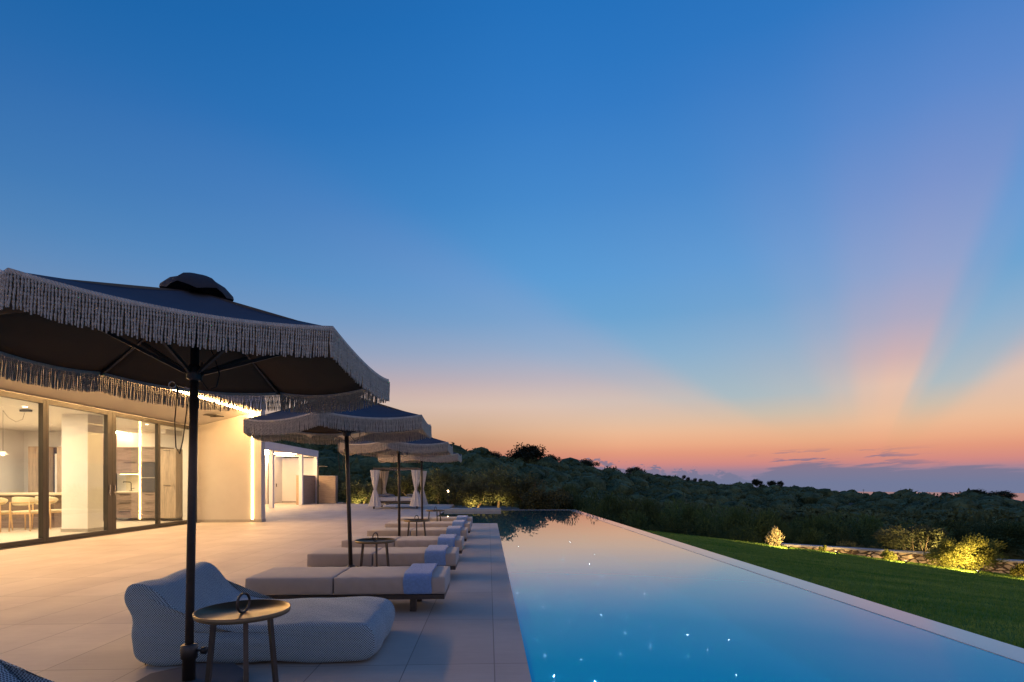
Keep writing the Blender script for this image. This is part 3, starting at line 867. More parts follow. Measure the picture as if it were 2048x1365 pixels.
# two little houses on the left skyline
for (px, yt, lab) in ((1143, 927, 'tiny pale house on the skyline left of the bushy tree'), (1230, 941, 'tiny pale house half hidden on the ridge left of the airy tree')):
    a = math.atan((px - 1024) / FPX) + YAW; R = float(ridge_R(math.degrees(a))) * .98; X, Y = math.sin(a) * R, math.cos(a) * R
    d_ = Y * cs_ + X * sn_; zt = CAMH + (966 - yt) / FPX * d_
    h_ = empty('hill_house', (X, Y, zt - 4.4), .3, lab, 'house', 'houses on the skyline')
    MB().box(-3, 3, -2, 2, 0, 3).build('wall', M['plaster'], h_)
    MB().prism([(-2.3, 3), (2.3, 3), (0, 4.2)], 'x', -3.3, 3.3).build('roof', M['travertine'], h_)
    for wx in (-1.5, 1.2): MB().box(wx, wx + .8, -2.05, -2.0, 1.1, 2.2).build('window', M['appliance'], h_)

# ------------------------------------------------------------------ stone wall by the lawn
def wall_seg(pts, zt, zb, th, name, label):
    w = empty(name, (pts[0][0], pts[0][1], zb), 0, label, 'wall', 'stone garden walls')
    o0 = Vector((pts[0][0], pts[0][1], zb))
    st = MB(); cp = MB()
    for i in range(len(pts) - 1):
        p, q = Vector((*pts[i], 0)), Vector((*pts[i + 1], 0))
        d_ = (q - p).normalized(); nrm = Vector((-d_.y, d_.x, 0)) * th
        z0, z1 = zt[i], zt[i + 1]
        vs = [p, q, q + nrm, p + nrm]; lo = [v + Vector((0, 0, zb)) - o0 for v in vs]
        hi = [vs[0] + Vector((0, 0, z0)) - o0, vs[1] + Vector((0, 0, z1)) - o0, vs[2] + Vector((0, 0, z1)) - o0, vs[3] + Vector((0, 0, z0)) - o0]
        st.add(lo + hi, [(0, 3, 2, 1), (4, 5, 6, 7), (0, 1, 5, 4), (1, 2, 6, 5), (2, 3, 7, 6), (3, 0, 4, 7)])
        e = nrm.normalized() * .03
        b0 = [hi[0] - e, hi[1] - e, hi[2] + e, hi[3] + e]
        b0 = [v + Vector((0, 0, .002)) for v in b0]; t0 = [v + Vector((0, 0, .055)) for v in b0]
        cp.add(b0 + t0, [(0, 3, 2, 1), (4, 5, 6, 7), (0, 1, 5, 4), (1, 2, 6, 5), (2, 3, 7, 6), (3, 0, 4, 7)])
    st.build('stonework', M['stone'], w); cp.build('coping', M['coping'], w)
    return w
def wp(x, y, Y):
    X, z = gpt(x, y, Y); return (X, Y), z
A0, za = wp(1568, 1092, 17.6); A1, zb_ = wp(1700, 1100, 17.2); A2, zc = wp(1890, 1112, 16.4)
wall_seg([A0, A1, A2], [za, zb_, zc], -2.1, .3, 'stone_wall', 'low rubble stone wall with grey coping, the longer lit stretch left of the yellow bush')
B0, zd = wp(1965, 1122, 16.6); B1, ze = wp(2120, 1130, 15.2)
wall_seg([B0, B1], [zd, ze], -2.2, .3, 'stone_wall', 'shaded stretch of rubble stone wall at the right edge, right of the yellow bush')

# garden bushes and their uplights
def uplight(X, Y, z, tx, ty, tz, pw, lab, col=WARM, ang=100):
    u_ = empty('garden_spotlight', (X, Y, z), 0, lab, 'spotlight', 'garden spotlights')
    MB().tube([(0, 0, -.12), (0, 0, .04)], .008, 6).build('spike', M['black'], u_)
    MB().lathe([(.01, .02), (.035, .03), (.04, .09), (.036, .088), (.03, .05)], 12, cap=False).build('housing', M['black'], u_)
    s_ = spot('spot_beam', (X, Y, z + .12), (tx, ty, tz), pw, col, ang)
    return u_
GB = [ # px, ytop, ybot, halfwidth, Y, crown, label, power
    (1550, 1058, 1096, 17, 16.6, 'pale', 'pale sparse bush glowing brightly at the far lawn edge', 190),
    (1646, 1092, 1108, 7, 16.8, 'bush1', 'smallest lit bush, in front of the far end of the stone wall', 75),
    (1777, 1101, 1122, 12, 16.0, 'bush1', 'small lit green bush midway along the stone wall', 110),
    (1905, 1082, 1142, 30, 15.2, 'bush2', 'bright yellow green bush at the near end of the lit stone wall', 380),
    (1955, 1075, 1152, 42, 15.4, 'bush2', 'large feathery bush spreading right from the brightest bush', 60),
    (2044, 1122, 1160, 16, 14.2, 'bush1', 'lit bush cut by the right edge before the shaded stone wall', 130),
]
for i, (px, yt, yb, hw, Y, ck, lab, pw) in enumerate(GB):
    X, zt = gpt(px, yt, Y); _, zb = gpt(px, yb, Y)
    zl = lawn_z(X)
    tree('garden_bush', X, Y, zl - .05, hw * Y / FPX * (1.5 if i in (3, 4) else 1.2), zt - zl + .08, ck, 'a' if i == 0 else None, lab, 'bush', 'bushes along the stone wall', i * 1.1, 'foliage', 0.)
    if i != 4:
        uplight(X + .05, Y - .55 - hw * Y / FPX * .5, zl, X, Y, (zt + zl) / 2, pw, ['black spotlight below the pale glowing bush', 'black spotlight at the smallest lit bush', 'black spotlight at the bush midway along the wall', 'black spotlight below the bright yellow green bush', '', 'black spotlight by the bush at the right edge'][i], (1, .64, .24), 135)
X, zt = gpt(1822, 1036, 17.5)
tree('leaning_tree', X, 17.5, -2.2, 1.05, zt + 2.2, 'olive3', 'b', 'half lit olive tree behind the lit stone wall, left of the yellow bush', 'tree', None, 2.2, 'crown', .9)
for (px, yt) in ((1700, 1072), (1735, 1080), (1850, 1068)):
    X, zt = gpt(px, yt, 18.2)
    tree('wall_shrub', X, 18.2, -2.2, .5, zt + 2.2, 'olive3', None, 'scrawny dim shrub poking up behind the stone wall coping', 'shrub', 'scrawny shrubs behind the stone wall', px, 'foliage')
X, _ = gpt(1822, 1036, 16.9); spot('spot_beam', (X + .9, 16.3, -1.0), (X, 17.5, -.1), 300, (1, .68, .25), 90)
# tree lights behind the terrace
for (px, Y, zt_, pw, lab) in ((712, 33.6, .9, 260, 'black spotlight under the small round olive'), (828, 33.8, .9, 200, 'black spotlight under the amber lit olive behind the daybed'), (944, 29.8, .9, 320, 'black spotlight at the yellow lit trunk behind the parapet'), (987, 31.5, .8, 180, 'black spotlight under the tallest olive')):
    X, _ = gpt(px, 1000, Y)
    uplight(X, Y, -.45, X + .35, Y + 1.0, zt_, pw, lab, (1, .66, .24), 110)

# ------------------------------------------------------------------ villa
XW = -9.2
villa = empty('villa', (XW, 12, 0), 0, 'modern white single storey villa with lit glass front and sloping soffit', 'house')
def off2(mbx): mbx.v = [(a - XW, b - 12, c) for a, b, c in mbx.v]; return mbx
def soffit_z(X): return 3.03 + .2615 * (X - XW)
rf = MB(); rf.prism([(XW - .02, 3.06), (-7.2, soffit_z(-7.2)), (-7.2, 4.40), (-15.9, 4.40), (-15.9, 3.06)], 'y', 1.0, 17.55)
off2(rf).build('roof', M['fascia'], villa)
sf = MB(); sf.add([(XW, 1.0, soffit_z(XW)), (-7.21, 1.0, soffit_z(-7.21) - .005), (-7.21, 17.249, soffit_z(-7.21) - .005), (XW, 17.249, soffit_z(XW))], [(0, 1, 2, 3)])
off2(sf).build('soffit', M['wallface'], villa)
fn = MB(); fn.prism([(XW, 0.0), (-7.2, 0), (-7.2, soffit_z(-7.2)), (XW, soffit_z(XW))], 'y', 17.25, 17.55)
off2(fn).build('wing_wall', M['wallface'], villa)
sk = MB(); sk.box(XW + .06, -7.185, 17.235, 17.25, 0.003, .09); sk.box(-7.2, -7.185, 17.25, 17.565, 0.003, .09)
off2(sk).build('skirting', M['skirting'], villa)
led = MB()
led.box(-7.46, -7.43, 5.0, 17.2, soffit_z(-7.445) - .045, soffit_z(-7.445) - .02)
off2(led).build('light_strip', M['led'], villa)
led = MB(); led.box(-7.49, -7.452, 17.228, 17.249, .1, soffit_z(-7.45) - .06)
off2(led).build('light_strip', M['led_v'], villa)
vn = MB()
for k in range(6):
    yy = 16.1 + k * .06
    vn.box(-8.35, -8.0, yy, yy + .025, soffit_z(-8.2) - .045, soffit_z(-8.2) - .03)
vn.box(-8.38, -7.98, 16.05, 16.08, soffit_z(-8.2) - .06, soffit_z(-8.2) - .03); vn.box(-8.38, -7.98, 16.45, 16.48, soffit_z(-8.2) - .06, soffit_z(-8.2) - .03)
off2(vn).build('ceiling_vent', M['frame_grey'], villa)
# walls of the room
rw = MB(); rw.box(-15.7, -9.8, 18.75, 18.95, 0, 3.06); rw.box(-15.9, -15.7, 1, 18.95, 0, 3.06); rw.box(-15.7, XW - .1, .8, 1.0, 0, 3.06); rw.box(-9.8, -9.24, 17.56, 18.95, 0, 3.06)
off2(rw).build('wall', M['plaster'], villa)
cl = MB(); cl.box(-15.7, XW - .05, 1, 18.75, 3.0, 3.055)
off2(cl).build('ceiling', M['ceiling'], villa)
co_ = MB(); co_.box(-10.8, -10.16, 14.0, 14.54, .005, 2.999)
cobj = off2(co_).build('column', M['plaster'], villa)
cs2 = MB(); cs2.box(-10.815, -10.145, 13.985, 14.555, .006, .085); off2(cs2).build('skirting', M['skirting'], cobj)
# sliding windows
bays = [(1.3, 3.4), (3.4, 7.3), (7.3, 11.46), (11.46, 13.40), (13.40, 15.27), (15.27, 17.2)]
for i, (a, b_) in enumerate(bays):
    fr = MB(); w0 = .075; w1 = .075 if i not in (3,) else .15
    x0, x1 = XW - .05, XW + .05
    if i == 4: w0, w1 = .15, .045
    if i == 5: w0, w1 = .05, .08
    fr.box(x0, x1, a + .002, a + w0, .01, 2.99); fr.box(x0, x1, b_ - w1, b_ - .002, .01, 2.99)
    fr.box(x0 + .002, x1 - .002, a + w0, b_ - w1, .01, .11); fr.box(x0 + .002, x1 - .002, a + w0, b_ - w1, 2.88, 2.99)
    wo = off2(fr).build('window', M['frame_grey'], villa, .006)
    pn = MB(); pn.box(XW - .006, XW + .006, a + w0, b_ - w1, .11, 2.88)
    off2(pn).build('pane', M['glass'], wo)
    if i in (3, 4):
        yy = b_ - w1 + .04 if i == 3 else a + .06
        h2 = MB(); h2.box(XW + .052, XW + .075, yy, yy + .025, .95, 1.2)
        off2(h2).build('handle', M['chrome'], wo)
th = MB(); th.box(XW - .12, XW + .14, 1.0, 17.249, .002, .012)
off2(th).build('threshold', M['frame_grey'], villa)

# interior things
# kitchen run on the back wall
def cabinet(name, x0, x1, y0, y1, z0, z1, mat, label, doors=2, handles=True, cat='cabinet', rows=1, group='kitchen cabinets'):
    c = empty(name, ((x0 + x1) / 2, y1, z0), 0, label, cat, group)
    cx, cy_ = (x0 + x1) / 2, y1
    MB().box(x0 - cx, x1 - cx, y0 + .022 - cy_, 0, 0, z1 - z0).build('body', mat, c)
    wd_ = (x1 - x0) / doors; hr = (z1 - z0) / rows
    for k in range(doors):
        for j in range(rows):
            a = x0 + k * wd_ - cx; zz = j * hr
            dr = MB().box(a + .004, a + wd_ - .004, y0 - cy_, y0 + .02 - cy_, zz + .004, zz + hr - .004).build('door', mat, c, .003)
            if handles:
                MB().box(a + wd_ * .3, a + wd_ * .7, y0 - .03 - cy_, y0 - .012 - cy_, zz + hr - .07, zz + hr - .055).build('handle', M['black'], dr)
    return c
KY = 17.95
cabinet('base_cabinet', -12.3, -11.42, KY, 18.7, .1, .93, M['cabinet'], 'grey oak drawer cabinet under the worktop and tap', 1, True, 'cabinet', 3)
cabinet('wall_cabinet', -12.3, -11.42, KY + .25, 18.7, 1.55, 2.43, M['cabinet'], 'grey oak wall cabinet over the lit worktop', 1, True, 'cabinet', 2)
cabinet('oven_cabinet', -11.41, -10.72, KY, 18.7, .1, .93, M['cabinet'], 'grey oak drawers below the dark oven glass', 1, True, 'cabinet', 3)
cabinet('oven_cabinet', -11.41, -10.72, KY, 18.7, 1.93, 2.43, M['cabinet'], 'grey oak cupboard above the dark oven glass', 1, True)
t = empty('oven', (-11.06, 18.7, .935), 0, 'tall dark glass oven built in beside the worktop', 'oven')
MB().box(-.345, .345, -.72, 0, 0, .99).build('body', M['black'], t); MB().box(-.34, .34, -.75, -.722, .01, .98).build('glass_front', M['appliance'], t)
MB().box(-.25, .25, -.79, -.76, .47, .49).build('handle', M['chrome'], t)
t = empty('worktop', (-11.86, 18.3, .93), 0, 'cream worktop under the glowing shelf light', 'worktop')
MB().box(-.44, .44, -.37, .4, .002, .04).build('slab', M['counter'], t, .004)
MB().box(-.44, .44, .38, .4, .04, .6).build('splashback', M['counter'], t)
MB().box(-.42, .42, .05, .09, .595, .612).build('light_strip', M['led_shelf'], t)
t = empty('kitchen_tap', (-11.85, 18.25, .972), 0, 'black bent kitchen tap on the cream worktop', 'tap')
MB().tube([(0, 0, 0), (0, 0, .26), (-.03, -.0, .30), (-.25, 0, .31), (-.25, 0, .28)], .013, 8).build('spout', M['black'], t)
MB().bar((.0, 0, .07), (.11, 0, .10), .015, .015).build('lever', M['black'], t)
MB().box(-.04, .04, -.04, .04, 0, .015).build('base', M['black'], t)
t = empty('potted_herb', (-11.5, 18.3, .972), 0, 'small green herb pot at the right end of the worktop', 'plant')
MB().lathe([(.035, 0), (.05, .09)], 12).build('pot', M['plaster'], t)
c = bpy.data.objects.new('foliage', CR['bush1']); COL.objects.link(c); c.parent = t; c.location = (0, 0, .15); c.scale = (.09, .09, .09)
cabinet('tall_cabinet', -10.66, -10.12, 17.75, 18.7, .1, 2.35, M['cabinet_v'], 'tall pale oak cabinet at the right end of the kitchen', 1, True, 'cabinet', 2)
for i, (x0, x1, lab, mt) in enumerate(((-14.9, -14.3, 'upright oak panel cabinet behind the pendant lamp', M['cabinet_v']), (-14.0, -13.3, 'upright oak cabinet left of the window mullion', M['cabinet_v']))):
    cabinet('tall_cabinet', x0, x1, 17.95, 18.7, .1, 2.43, mt, lab, 1, False, 'cabinet', 1)
t = empty('dark_door', (-14.15, 18.7, 0.005), 0, 'narrow dark doorway panel between the two upright oak cabinets', 'door')
MB().box(-.145, .145, -.5, 0, 0, 2.4).build('panel', M['appliance'], t); MB().box(-.10, .0, -.51, -.502, .9, 2.2).build('glazing', M['plaster'], t)
t = empty('fridge', (-12.95, 18.7, .005), 0, 'large dark blue glass fridge with a coloured label strip', 'fridge')
MB().box(-.34, .34, -.7, 0, 0, 1.85).build('body', M['black'], t); MB().box(-.335, .335, -.73, -.702, .02, 1.84).build('door', M['appliance'], t)
MB().box(-.1, .2, -.736, -.731, 1.12, 1.22).build('label_strip', M['travertine'], t)
cabinet('fridge_cupboard', -13.29, -12.61, 17.98, 18.7, 1.87, 2.1, M['cabinet'], 'shallow cupboard directly above the dark fridge', 1, True)
t = empty('range_hood', (-12.95, 18.7, 2.11), 0, 'mauve boxed extractor hood above the fridge cupboard', 'hood')
MB().box(-.34, .34, -.72, 0, 0, .75).build('body', M['hood'], t, .01); MB().box(-.3, .3, -.7, -.05, -.008, -.001).build('grille', M['black'], t)
# island table
t = empty('island_table', (-13.2, 15.6, 0.005), 0, 'long cream topped kitchen island behind the dining chairs', 'table')
MB().box(-2.0, 1.3, -.4, .4, .9, .96).build('tabletop', M['counter'], t, .006)
MB().box(-1.9, 1.2, -.3, .3, 0, .899).build('base', M['cabinet'], t)
# chairs
def make_chair():
    c = empty('dining_chair', (0, 0, .005), 0)
    for sx in (-1, 1):
        MB().tube([(sx * .25, -.23, 0), (sx * .235, -.22, .45), (sx * .225, -.23, .74)], [.014, .02, .017], 8).build('leg', M['ash'], c)
        MB().tube([(sx * .22, .24, 0), (sx * .2, .21, .43)], [.013, .019], 8).build('leg', M['ash'], c)
    MB().box(-.22, .22, -.20, .22, .43, .46).build('seat_frame', M['ash'], c, .01)
    MB().box(-.225, .225, -.19, .23, .462, .52).build('seat', M['boucle'], c, .025)
    bk = MB(); n_ = 14; ring = []
    for i in range(n_ + 1):
        a = PI * (1.0 + i / n_); ring.append((math.cos(a) * .30, -.02 + math.sin(a) * .25))
    vs = []; fs = []
    for i, (x_, y_) in enumerate(ring):
        k = math.sin(PI * i / n_) ** .5
        zlo, zhi = .80 - .14 * k - .02, .80 + .10 * k
        nx, ny = x_ * .93, -.02 + (y_ + .02) * .86
        vs += [(x_, y_, zlo), (x_, y_, zhi), (nx, ny, zhi), (nx, ny, zlo)]
    for i in range(n_):
        for k in range(4):
            fs.append((i * 4 + k, i * 4 + (k + 1) % 4, (i + 1) * 4 + (k + 1) % 4, (i + 1) * 4 + k))
    fs += [(0, 1, 2, 3), (n_ * 4 + 3, n_ * 4 + 2, n_ * 4 + 1, n_ * 4)]
    bk.add(vs, fs, True); bk.build('backrest', M['boucle'], c, 0, 1)
    ar = MB(); ar.tube([(x_ * 1.03, (y_ + .02) * 1.03 - .02, .735) for x_, y_ in ring[2:-2]], .012, 6); ar.build('back_rail', M['ash'], c)
    return c
ch = make_chair()
CH = [(-12.62, 14.25, .15, 'cream dining chair at the left edge, mostly out of the glass front'), (-12.02, 14.45, .05, 'cream dining chair nearest the terrace, left of the window mullion'), (-11.95, 15.05, -.05, 'cream dining chair seen right of the wide mullion, next to the column'), (-12.6, 13.6, .1, 'cream dining chair with its back cut by the left photo edge')]
for i, (x_, y_, r_z, lab) in enumerate(CH):
    c = ch if i == 0 else copy_tree(ch)
    c.location = (x_, y_, .005); c.rotation_euler = (0, 0, r_z); tag(c, lab, 'chair', 'dining chairs at the island')
# pendant
X, z = gpt(6, 912, 13.2)
t = empty('pendant_lamp', (X, 13.2, z), 0, 'small dome pendant lamp hanging on a cord inside the left window', 'lamp')
MB().lathe([(.02, .10), (.05, .09), (.11, .02), (.105, .015), (.045, .08)], 20, cap=False).build('shade', M['plaster'], t)
MB().lathe([(.01, .0), (.04, .02), (.04, .05), (.01, .07)], 12).build('bulb', M['led_shelf'], t)
MB().tube([(0, 0, .09), (0, 0, 2.98 - z)], .004, 6).build('cord', M['black'], t)
MB().tube([(0, 0, 2.97 - z), (.12, 0, 2.8 - z), (.3, 0, 2.70 - z), (.45, 0, 2.76 - z), (.5, 0, 2.93 - z)], .004, 6).build('cord', M['black'], t)
MB().box(.4, .65, -.03, .03, 2.94 - z, 2.99 - z).build('ceiling_rose', M['black'], t)
for k, (x_, y_) in enumerate([(-12, 4), (-12, 8), (-11.2, 12.2), (-13.5, 12.2), (-11.2, 16.2), (-13.5, 16.3)]):
    area('room_downlight', (x_, y_, 2.985), 1.2, 130, (1, .76, .50))
for k, (x_, y_) in enumerate([(-10.6, 12.7), (-10.2, 16.4), (-12.6, 16.5), (-12.4, 12.7)]):
    t = empty('downlight', (x_, y_, 2.99), 0, ['round recessed ceiling light before the white column', 'round recessed ceiling light near the tall oak cabinet', 'round recessed ceiling light over the kitchen run', 'round recessed ceiling light over the chairs'][k], 'light', 'recessed ceiling lights')
    MB().lathe([(.06, .008), (.075, -.006), (.05, -.006)], 20, cap=False).build('rim', M['plaster'], t); MB().lathe([(.001, -.001), (.05, -.002)], 20, cap=False).build('lens', M['led_in'], t)

# ------------------------------------------------------------------ pergola wing
pg = empty('pergola', (-10.5, 30, 0), 0, 'long white flat roofed pergola with square posts beyond the villa', 'pergola')
def off3(mbx): mbx.v = [(a + 10.5, b - 30, c) for a, b, c in mbx.v]; return mbx
off3(MB().box(-10.72, -10.48, 17.8, 33.4, 2.84, 3.22)).build('beam', M['fascia'], pg, .008)
off3(MB().box(-13.0, -10.72, 33.2, 33.4, 2.84, 3.22)).build('beam', M['fascia'], pg, .008)
for y_ in (22.3, 26.48, 30.6, 33.18):
    off3(MB().box(-10.70, -10.5, y_, y_ + .2, .002, 2.84)).build('post', M['fascia'], pg, .006)
off3(MB().box(-13.0, -10.72, 17.8, 33.2, 2.95, 3.05)).build('roof', M['ceiling'], pg)
for y_ in (24.8, 28.2, 31.4):
    off3(MB().box(-12.9, -10.8, y_, y_ + .04, 2.90, 2.945)).build('light_strip', M['led_soft'], pg)
off3(MB().box(-12.4, -12.36, 18, 33, 2.90, 2.945)).build('light_strip', M['led_soft'], pg)
rw = empty('rear_wall', (-13, 34.6, 0), 0, 'plain white corner wall glowing behind the pergola posts', 'wall')
def off4(mbx): mbx.v = [(a + 13, b - 34.6, c) for a, b, c in mbx.v]; return mbx
off4(MB().box(-13.1, -10.95, 34.5, 34.75, .002, 2.83)).build('wall', M['plaster'], rw)
off4(MB().box(-13.3, -13.1, 18, 34.75, .002, 2.94)).build('wall', M['plaster'], rw)
dr = off4(MB().box(-13.098, -13.06, 32.3, 33.15, .003, 2.42)).build('door', M['black'], rw)
off4(MB().box(-13.058, -13.0, 33.02, 33.1, 1.15, 1.18)).build('handle', M['chrome'], dr)
off4(MB().box(-13.098, -10.95, 34.485, 34.5, .003, .09)).build('skirting', M['skirting'], rw)
t = empty('outdoor_socket', (-13.09, 33.55, 1.1), 0, 'small dark switch on the pergola wall beside the dark door', 'switch')
MB().box(0, .02, -.05, .05, -.1, .1).build('plate', M['black'], t, .004); MB().box(.02, .028, -.02, .02, -.04, .04).build('rocker', M['frame_grey'], t)

sw = empty('shower_wall', (-10.78, 32, 0), 0, 'beige plank stone screen wall left of the outdoor shower', 'wall', 'shower screen walls')
MB().box(-.17, .17, -1.1, 1.2, .002, 1.66).build('panel', M['travertine'], sw, .006)
MB().box(-.18, .18, -1.11, 1.21, 1.662, 1.69).build('cap', M['coping'], sw)
sw = empty('shower_wall', (-9.75, 33.05, 0), 0, 'beige plank stone screen wall right of the outdoor shower', 'wall', 'shower screen walls')
MB().box(-.52, .48, -.25, .25, .002, 1.65).build('panel', M['travertine'], sw, .006)
MB().box(-.53, .49, -.26, .26, 1.652, 1.68).build('cap', M['coping'], sw)
t = empty('outdoor_shower', (-10.1, 32.1, 0), 0, 'slim outdoor shower column with a flat arm between the screen walls', 'shower')
MB().box(-.04, .04, -.04, .04, .002, 2.2).build('column', M['frame_grey'], t, .006)
MB().box(-.04, .56, -.045, .045, 2.202, 2.25).build('arm', M['frame_grey'], t, .005)
MB().tube([(.05, -.05, 1.1), (.12, -.06, 1.1), (.12, -.06, 1.0)], .02, 8).build('tap', M['chrome'], t)

# lamp post by the terrace end
X, z = gpt(896, 985, 31.6)
t = empty('lamp_post', (X, 31.6, -.5), 0, 'slim garden lamp post with a small glowing head beyond the daybed', 'lamp')
MB().tube([(0, 0, 0), (0, 0, z + .5)], .025, 10).build('post', M['frame_grey'], t)
MB().lathe([(.03, z + .5), (.045, z + .52), (.045, z + .6), (.02, z + .62)], 16).build('lamp_head', M['bulb'], t)

# ------------------------------------------------------------------ daybed
db = empty('canopy_daybed', (-4.47, 26.85, 0), 0, 'four poster daybed with cream tied curtains on the far terrace', 'daybed')
hx, hy, HT = 1.03, .95, 1.98
for sx in (-1, 1):
    for sy in (-1, 1):
        MB().box(sx * hx - .04, sx * hx + .04, sy * hy - .04, sy * hy + .04, .002, HT - .1).build('post', M['dark_metal'], db, .004)
fr = MB()
fr.box(-hx - .04, hx + .04, -hy - .04, -hy + .04, HT - .1, HT); fr.box(-hx - .04, hx + .04, hy - .04, hy + .04, HT - .1, HT)
fr.box(-hx - .04, -hx + .04, -hy + .041, hy - .041, HT - .1, HT - .002); fr.box(hx - .04, hx + .04, -hy + .041, hy - .041, HT - .1, HT - .002)
fr.build('top_frame', M['dark_metal'], db)
cv = MB(); cv.add([(-hx + .04, -hy + .04, HT - .05), (hx - .04, -hy + .04, HT - .05), (hx - .04, hy - .04, HT - .05), (-hx + .04, hy - .04, HT - .05), (0, 0, HT - .12)], [(0, 1, 4), (1, 2, 4), (2, 3, 4), (3, 0, 4)])
cv.build('canopy', M['curtain'], db)
MB().box(-hx + .04, hx - .04, -hy + .04, hy - .04, .26, .36).build('bed_frame', M['dark_metal'], db, .01)
for s_ in (-1, 1):
    x0, x1 = (-hx + .05, -.005) if s_ < 0 else (.005, hx - .05)
    MB().box(x0, x1, -hy + .05, hy - .05, .365, .54).build('mattress', M['bedding'], db, .03)
sl = MB()
for k in range(24):
    zz = .42 + k * .06
    sl.box(-hx - .02, -hx + .0, -hy + .05, hy - .05, zz, zz + .03)
sl.build('slatted_side', M['ash'], db)
def curtain(px_, py_, seed):
    r_ = random.Random(seed); vs = []; fs = []; N = 40; NZ = 26
    for j in range(NZ + 1):
        t_ = j / NZ; zz = .12 + t_ * (HT - .24)
        tie = .47
        if t_ < tie: w = .05 + .21 * ((tie - t_) / tie) ** .9
        else: w = .05 + .15 * ((t_ - tie) / (1 - tie)) ** .8
        for i in range(N):
            a = 2 * PI * i / N
            rr = w * (1 + .22 * math.sin(7 * a + seed) + .1 * math.sin(11 * a + 3 * t_))
            vs.append((px_ + math.cos(a) * rr, py_ + math.sin(a) * rr * .55, zz))
    for j in range(NZ):
        for i in range(N):
            fs.append((j * N + i, j * N + (i + 1) % N, (j + 1) * N + (i + 1) % N, (j + 1) * N + i))
    m_ = MB(); m_.add(vs, fs, True)
    c_ = m_.build('curtain', M['curtain'], db)
    MB().lathe([(.055, .12 + .46 * (HT - .24)), (.06, .14 + .46 * (HT - .24)), (.055, .17 + .46 * (HT - .24))], 16, px_, py_, False).build('tie', M['curtain'], c_)
curtain(-hx + .05, -hy - .02, 1); curtain(hx - .05, -hy - .02, 2); curtain(-hx + .12, hy + .02, 3); curtain(hx + .02, hy + .02, 4)
def pillow(x_, y_, z_, rz, s_, lab):
    vs = []; fs = []; N = 10
    for i in range(N + 1):
        for j in range(N + 1):
            u_, v_ = i / N * 2 - 1, j / N * 2 - 1
            k = max(0, (1 - u_ ** 4) * (1 - v_ ** 4)) ** .5
            vs.append((u_ * .25 * s_ * (1 - .06 * v_ * v_), v_ * .2 * s_, .075 * k))
    n0 = len(vs); vs += [(a, b, -c * .5) for a, b, c in vs]
    for i in range(N):
        for j in range(N):
            q = (i * (N + 1) + j, (i + 1) * (N + 1) + j, (i + 1) * (N + 1) + j + 1, i * (N + 1) + j + 1)
            fs.append(q); fs.append(tuple(n0 + k for k in reversed(q)))
    o = MB().add(vs, fs, True).build('pillow', M['pillow']); o.location = (x_, y_, z_); o.rotation_euler = (.0, .12, rz)
    tag(o, lab, 'pillow', 'pillows on the daybed')
pillow(-5.2, 26.5, .60, .2, 1.1, 'grey blue pillow flat at the left front of the daybed mattress'); pillow(-5.05, 27.2, .62, -.3, 1.1, 'grey blue pillow behind the first one, left side of the daybed'); pillow(-3.8, 26.9, .60, 1.2, 1.2, 'grey pillow lying at the right side of the daybed')

# ------------------------------------------------------------------ sun loungers
LX0, LX1 = -2.28, -.40
def soft_box(x0, x1, y0, y1, z0, z1, seed, nx=22, ny=8, nz=5, wr=.006):
    """cushion with rounded edges, slight puff and wrinkles"""
    r_ = np.random.RandomState(seed)
    V = []; idx = {}; F = []
    def vert(i, j, k):
        key = (i, j, k)
        if key in idx: return idx[key]
        u_, v_, w_ = i / nx * 2 - 1, j / ny * 2 - 1, k / nz * 2 - 1
        x = (x0 + x1) / 2 + u_ * (x1 - x0) / 2; y = (y0 + y1) / 2 + v_ * (y1 - y0) / 2; z = (z0 + z1) / 2 + w_ * (z1 - z0) / 2
        R = .006
        dx_ = (x1 - x0) / 2 - abs(u_) * (x1 - x0) / 2; dy_ = (y1 - y0) / 2 - abs(v_) * (y1 - y0) / 2; dz_ = (z1 - z0) / 2 - abs(w_) * (z1 - z0) / 2
        # round corners
        near = [dx_ < 1e-6, dy_ < 1e-6, dz_ < 1e-6]
        if sum(near) >= 2:
            if near[0]: x -= math.copysign(R * .4, u_)
            if near[1]: y -= math.copysign(R * .4, v_)
            if near[2]: z -= math.copysign(R * .4, w_)
        puff = (1 - u_ ** 4) * (1 - v_ ** 2)
        if near[2] and w_ > 0: z += .008 * puff + wr * math.sin(x * 31 + y * 22 + seed) * (.4 + .6 * (u_ < -.3)) * .7
        if near[1]: y += math.copysign(.008, v_) * (1 - w_ ** 2) + wr * math.sin(x * 37 + z * 25 + seed) * (1 - w_ * w_) * (1.3 if u_ < .2 else .4)
        V.append((x, y, z)); idx[key] = len(V) - 1
        return idx[key]
    for i in range(nx):
        for j in range(ny):
            for k, fl_ in ((0, 1), (nz, 0)):
                F.append(tuple(vert(*q) for q in ((i, j, k), (i + 1, j, k), (i + 1, j + 1, k), (i, j + 1, k))))
    for i in range(nx):
        for k in range(nz):
            for j in (0, ny):
                F.append(tuple(vert(*q) for q in ((i, j, k), (i + 1, j, k), (i + 1, j, k + 1), (i, j, k + 1))))
    for j in range(ny):
        for k in range(nz):
            for i in (0, nx):
                F.append(tuple(vert(*q) for q in ((i, j, k), (i, j + 1, k), (i, j + 1, k + 1), (i, j, k + 1))))
    return MB().add(V, F, True)
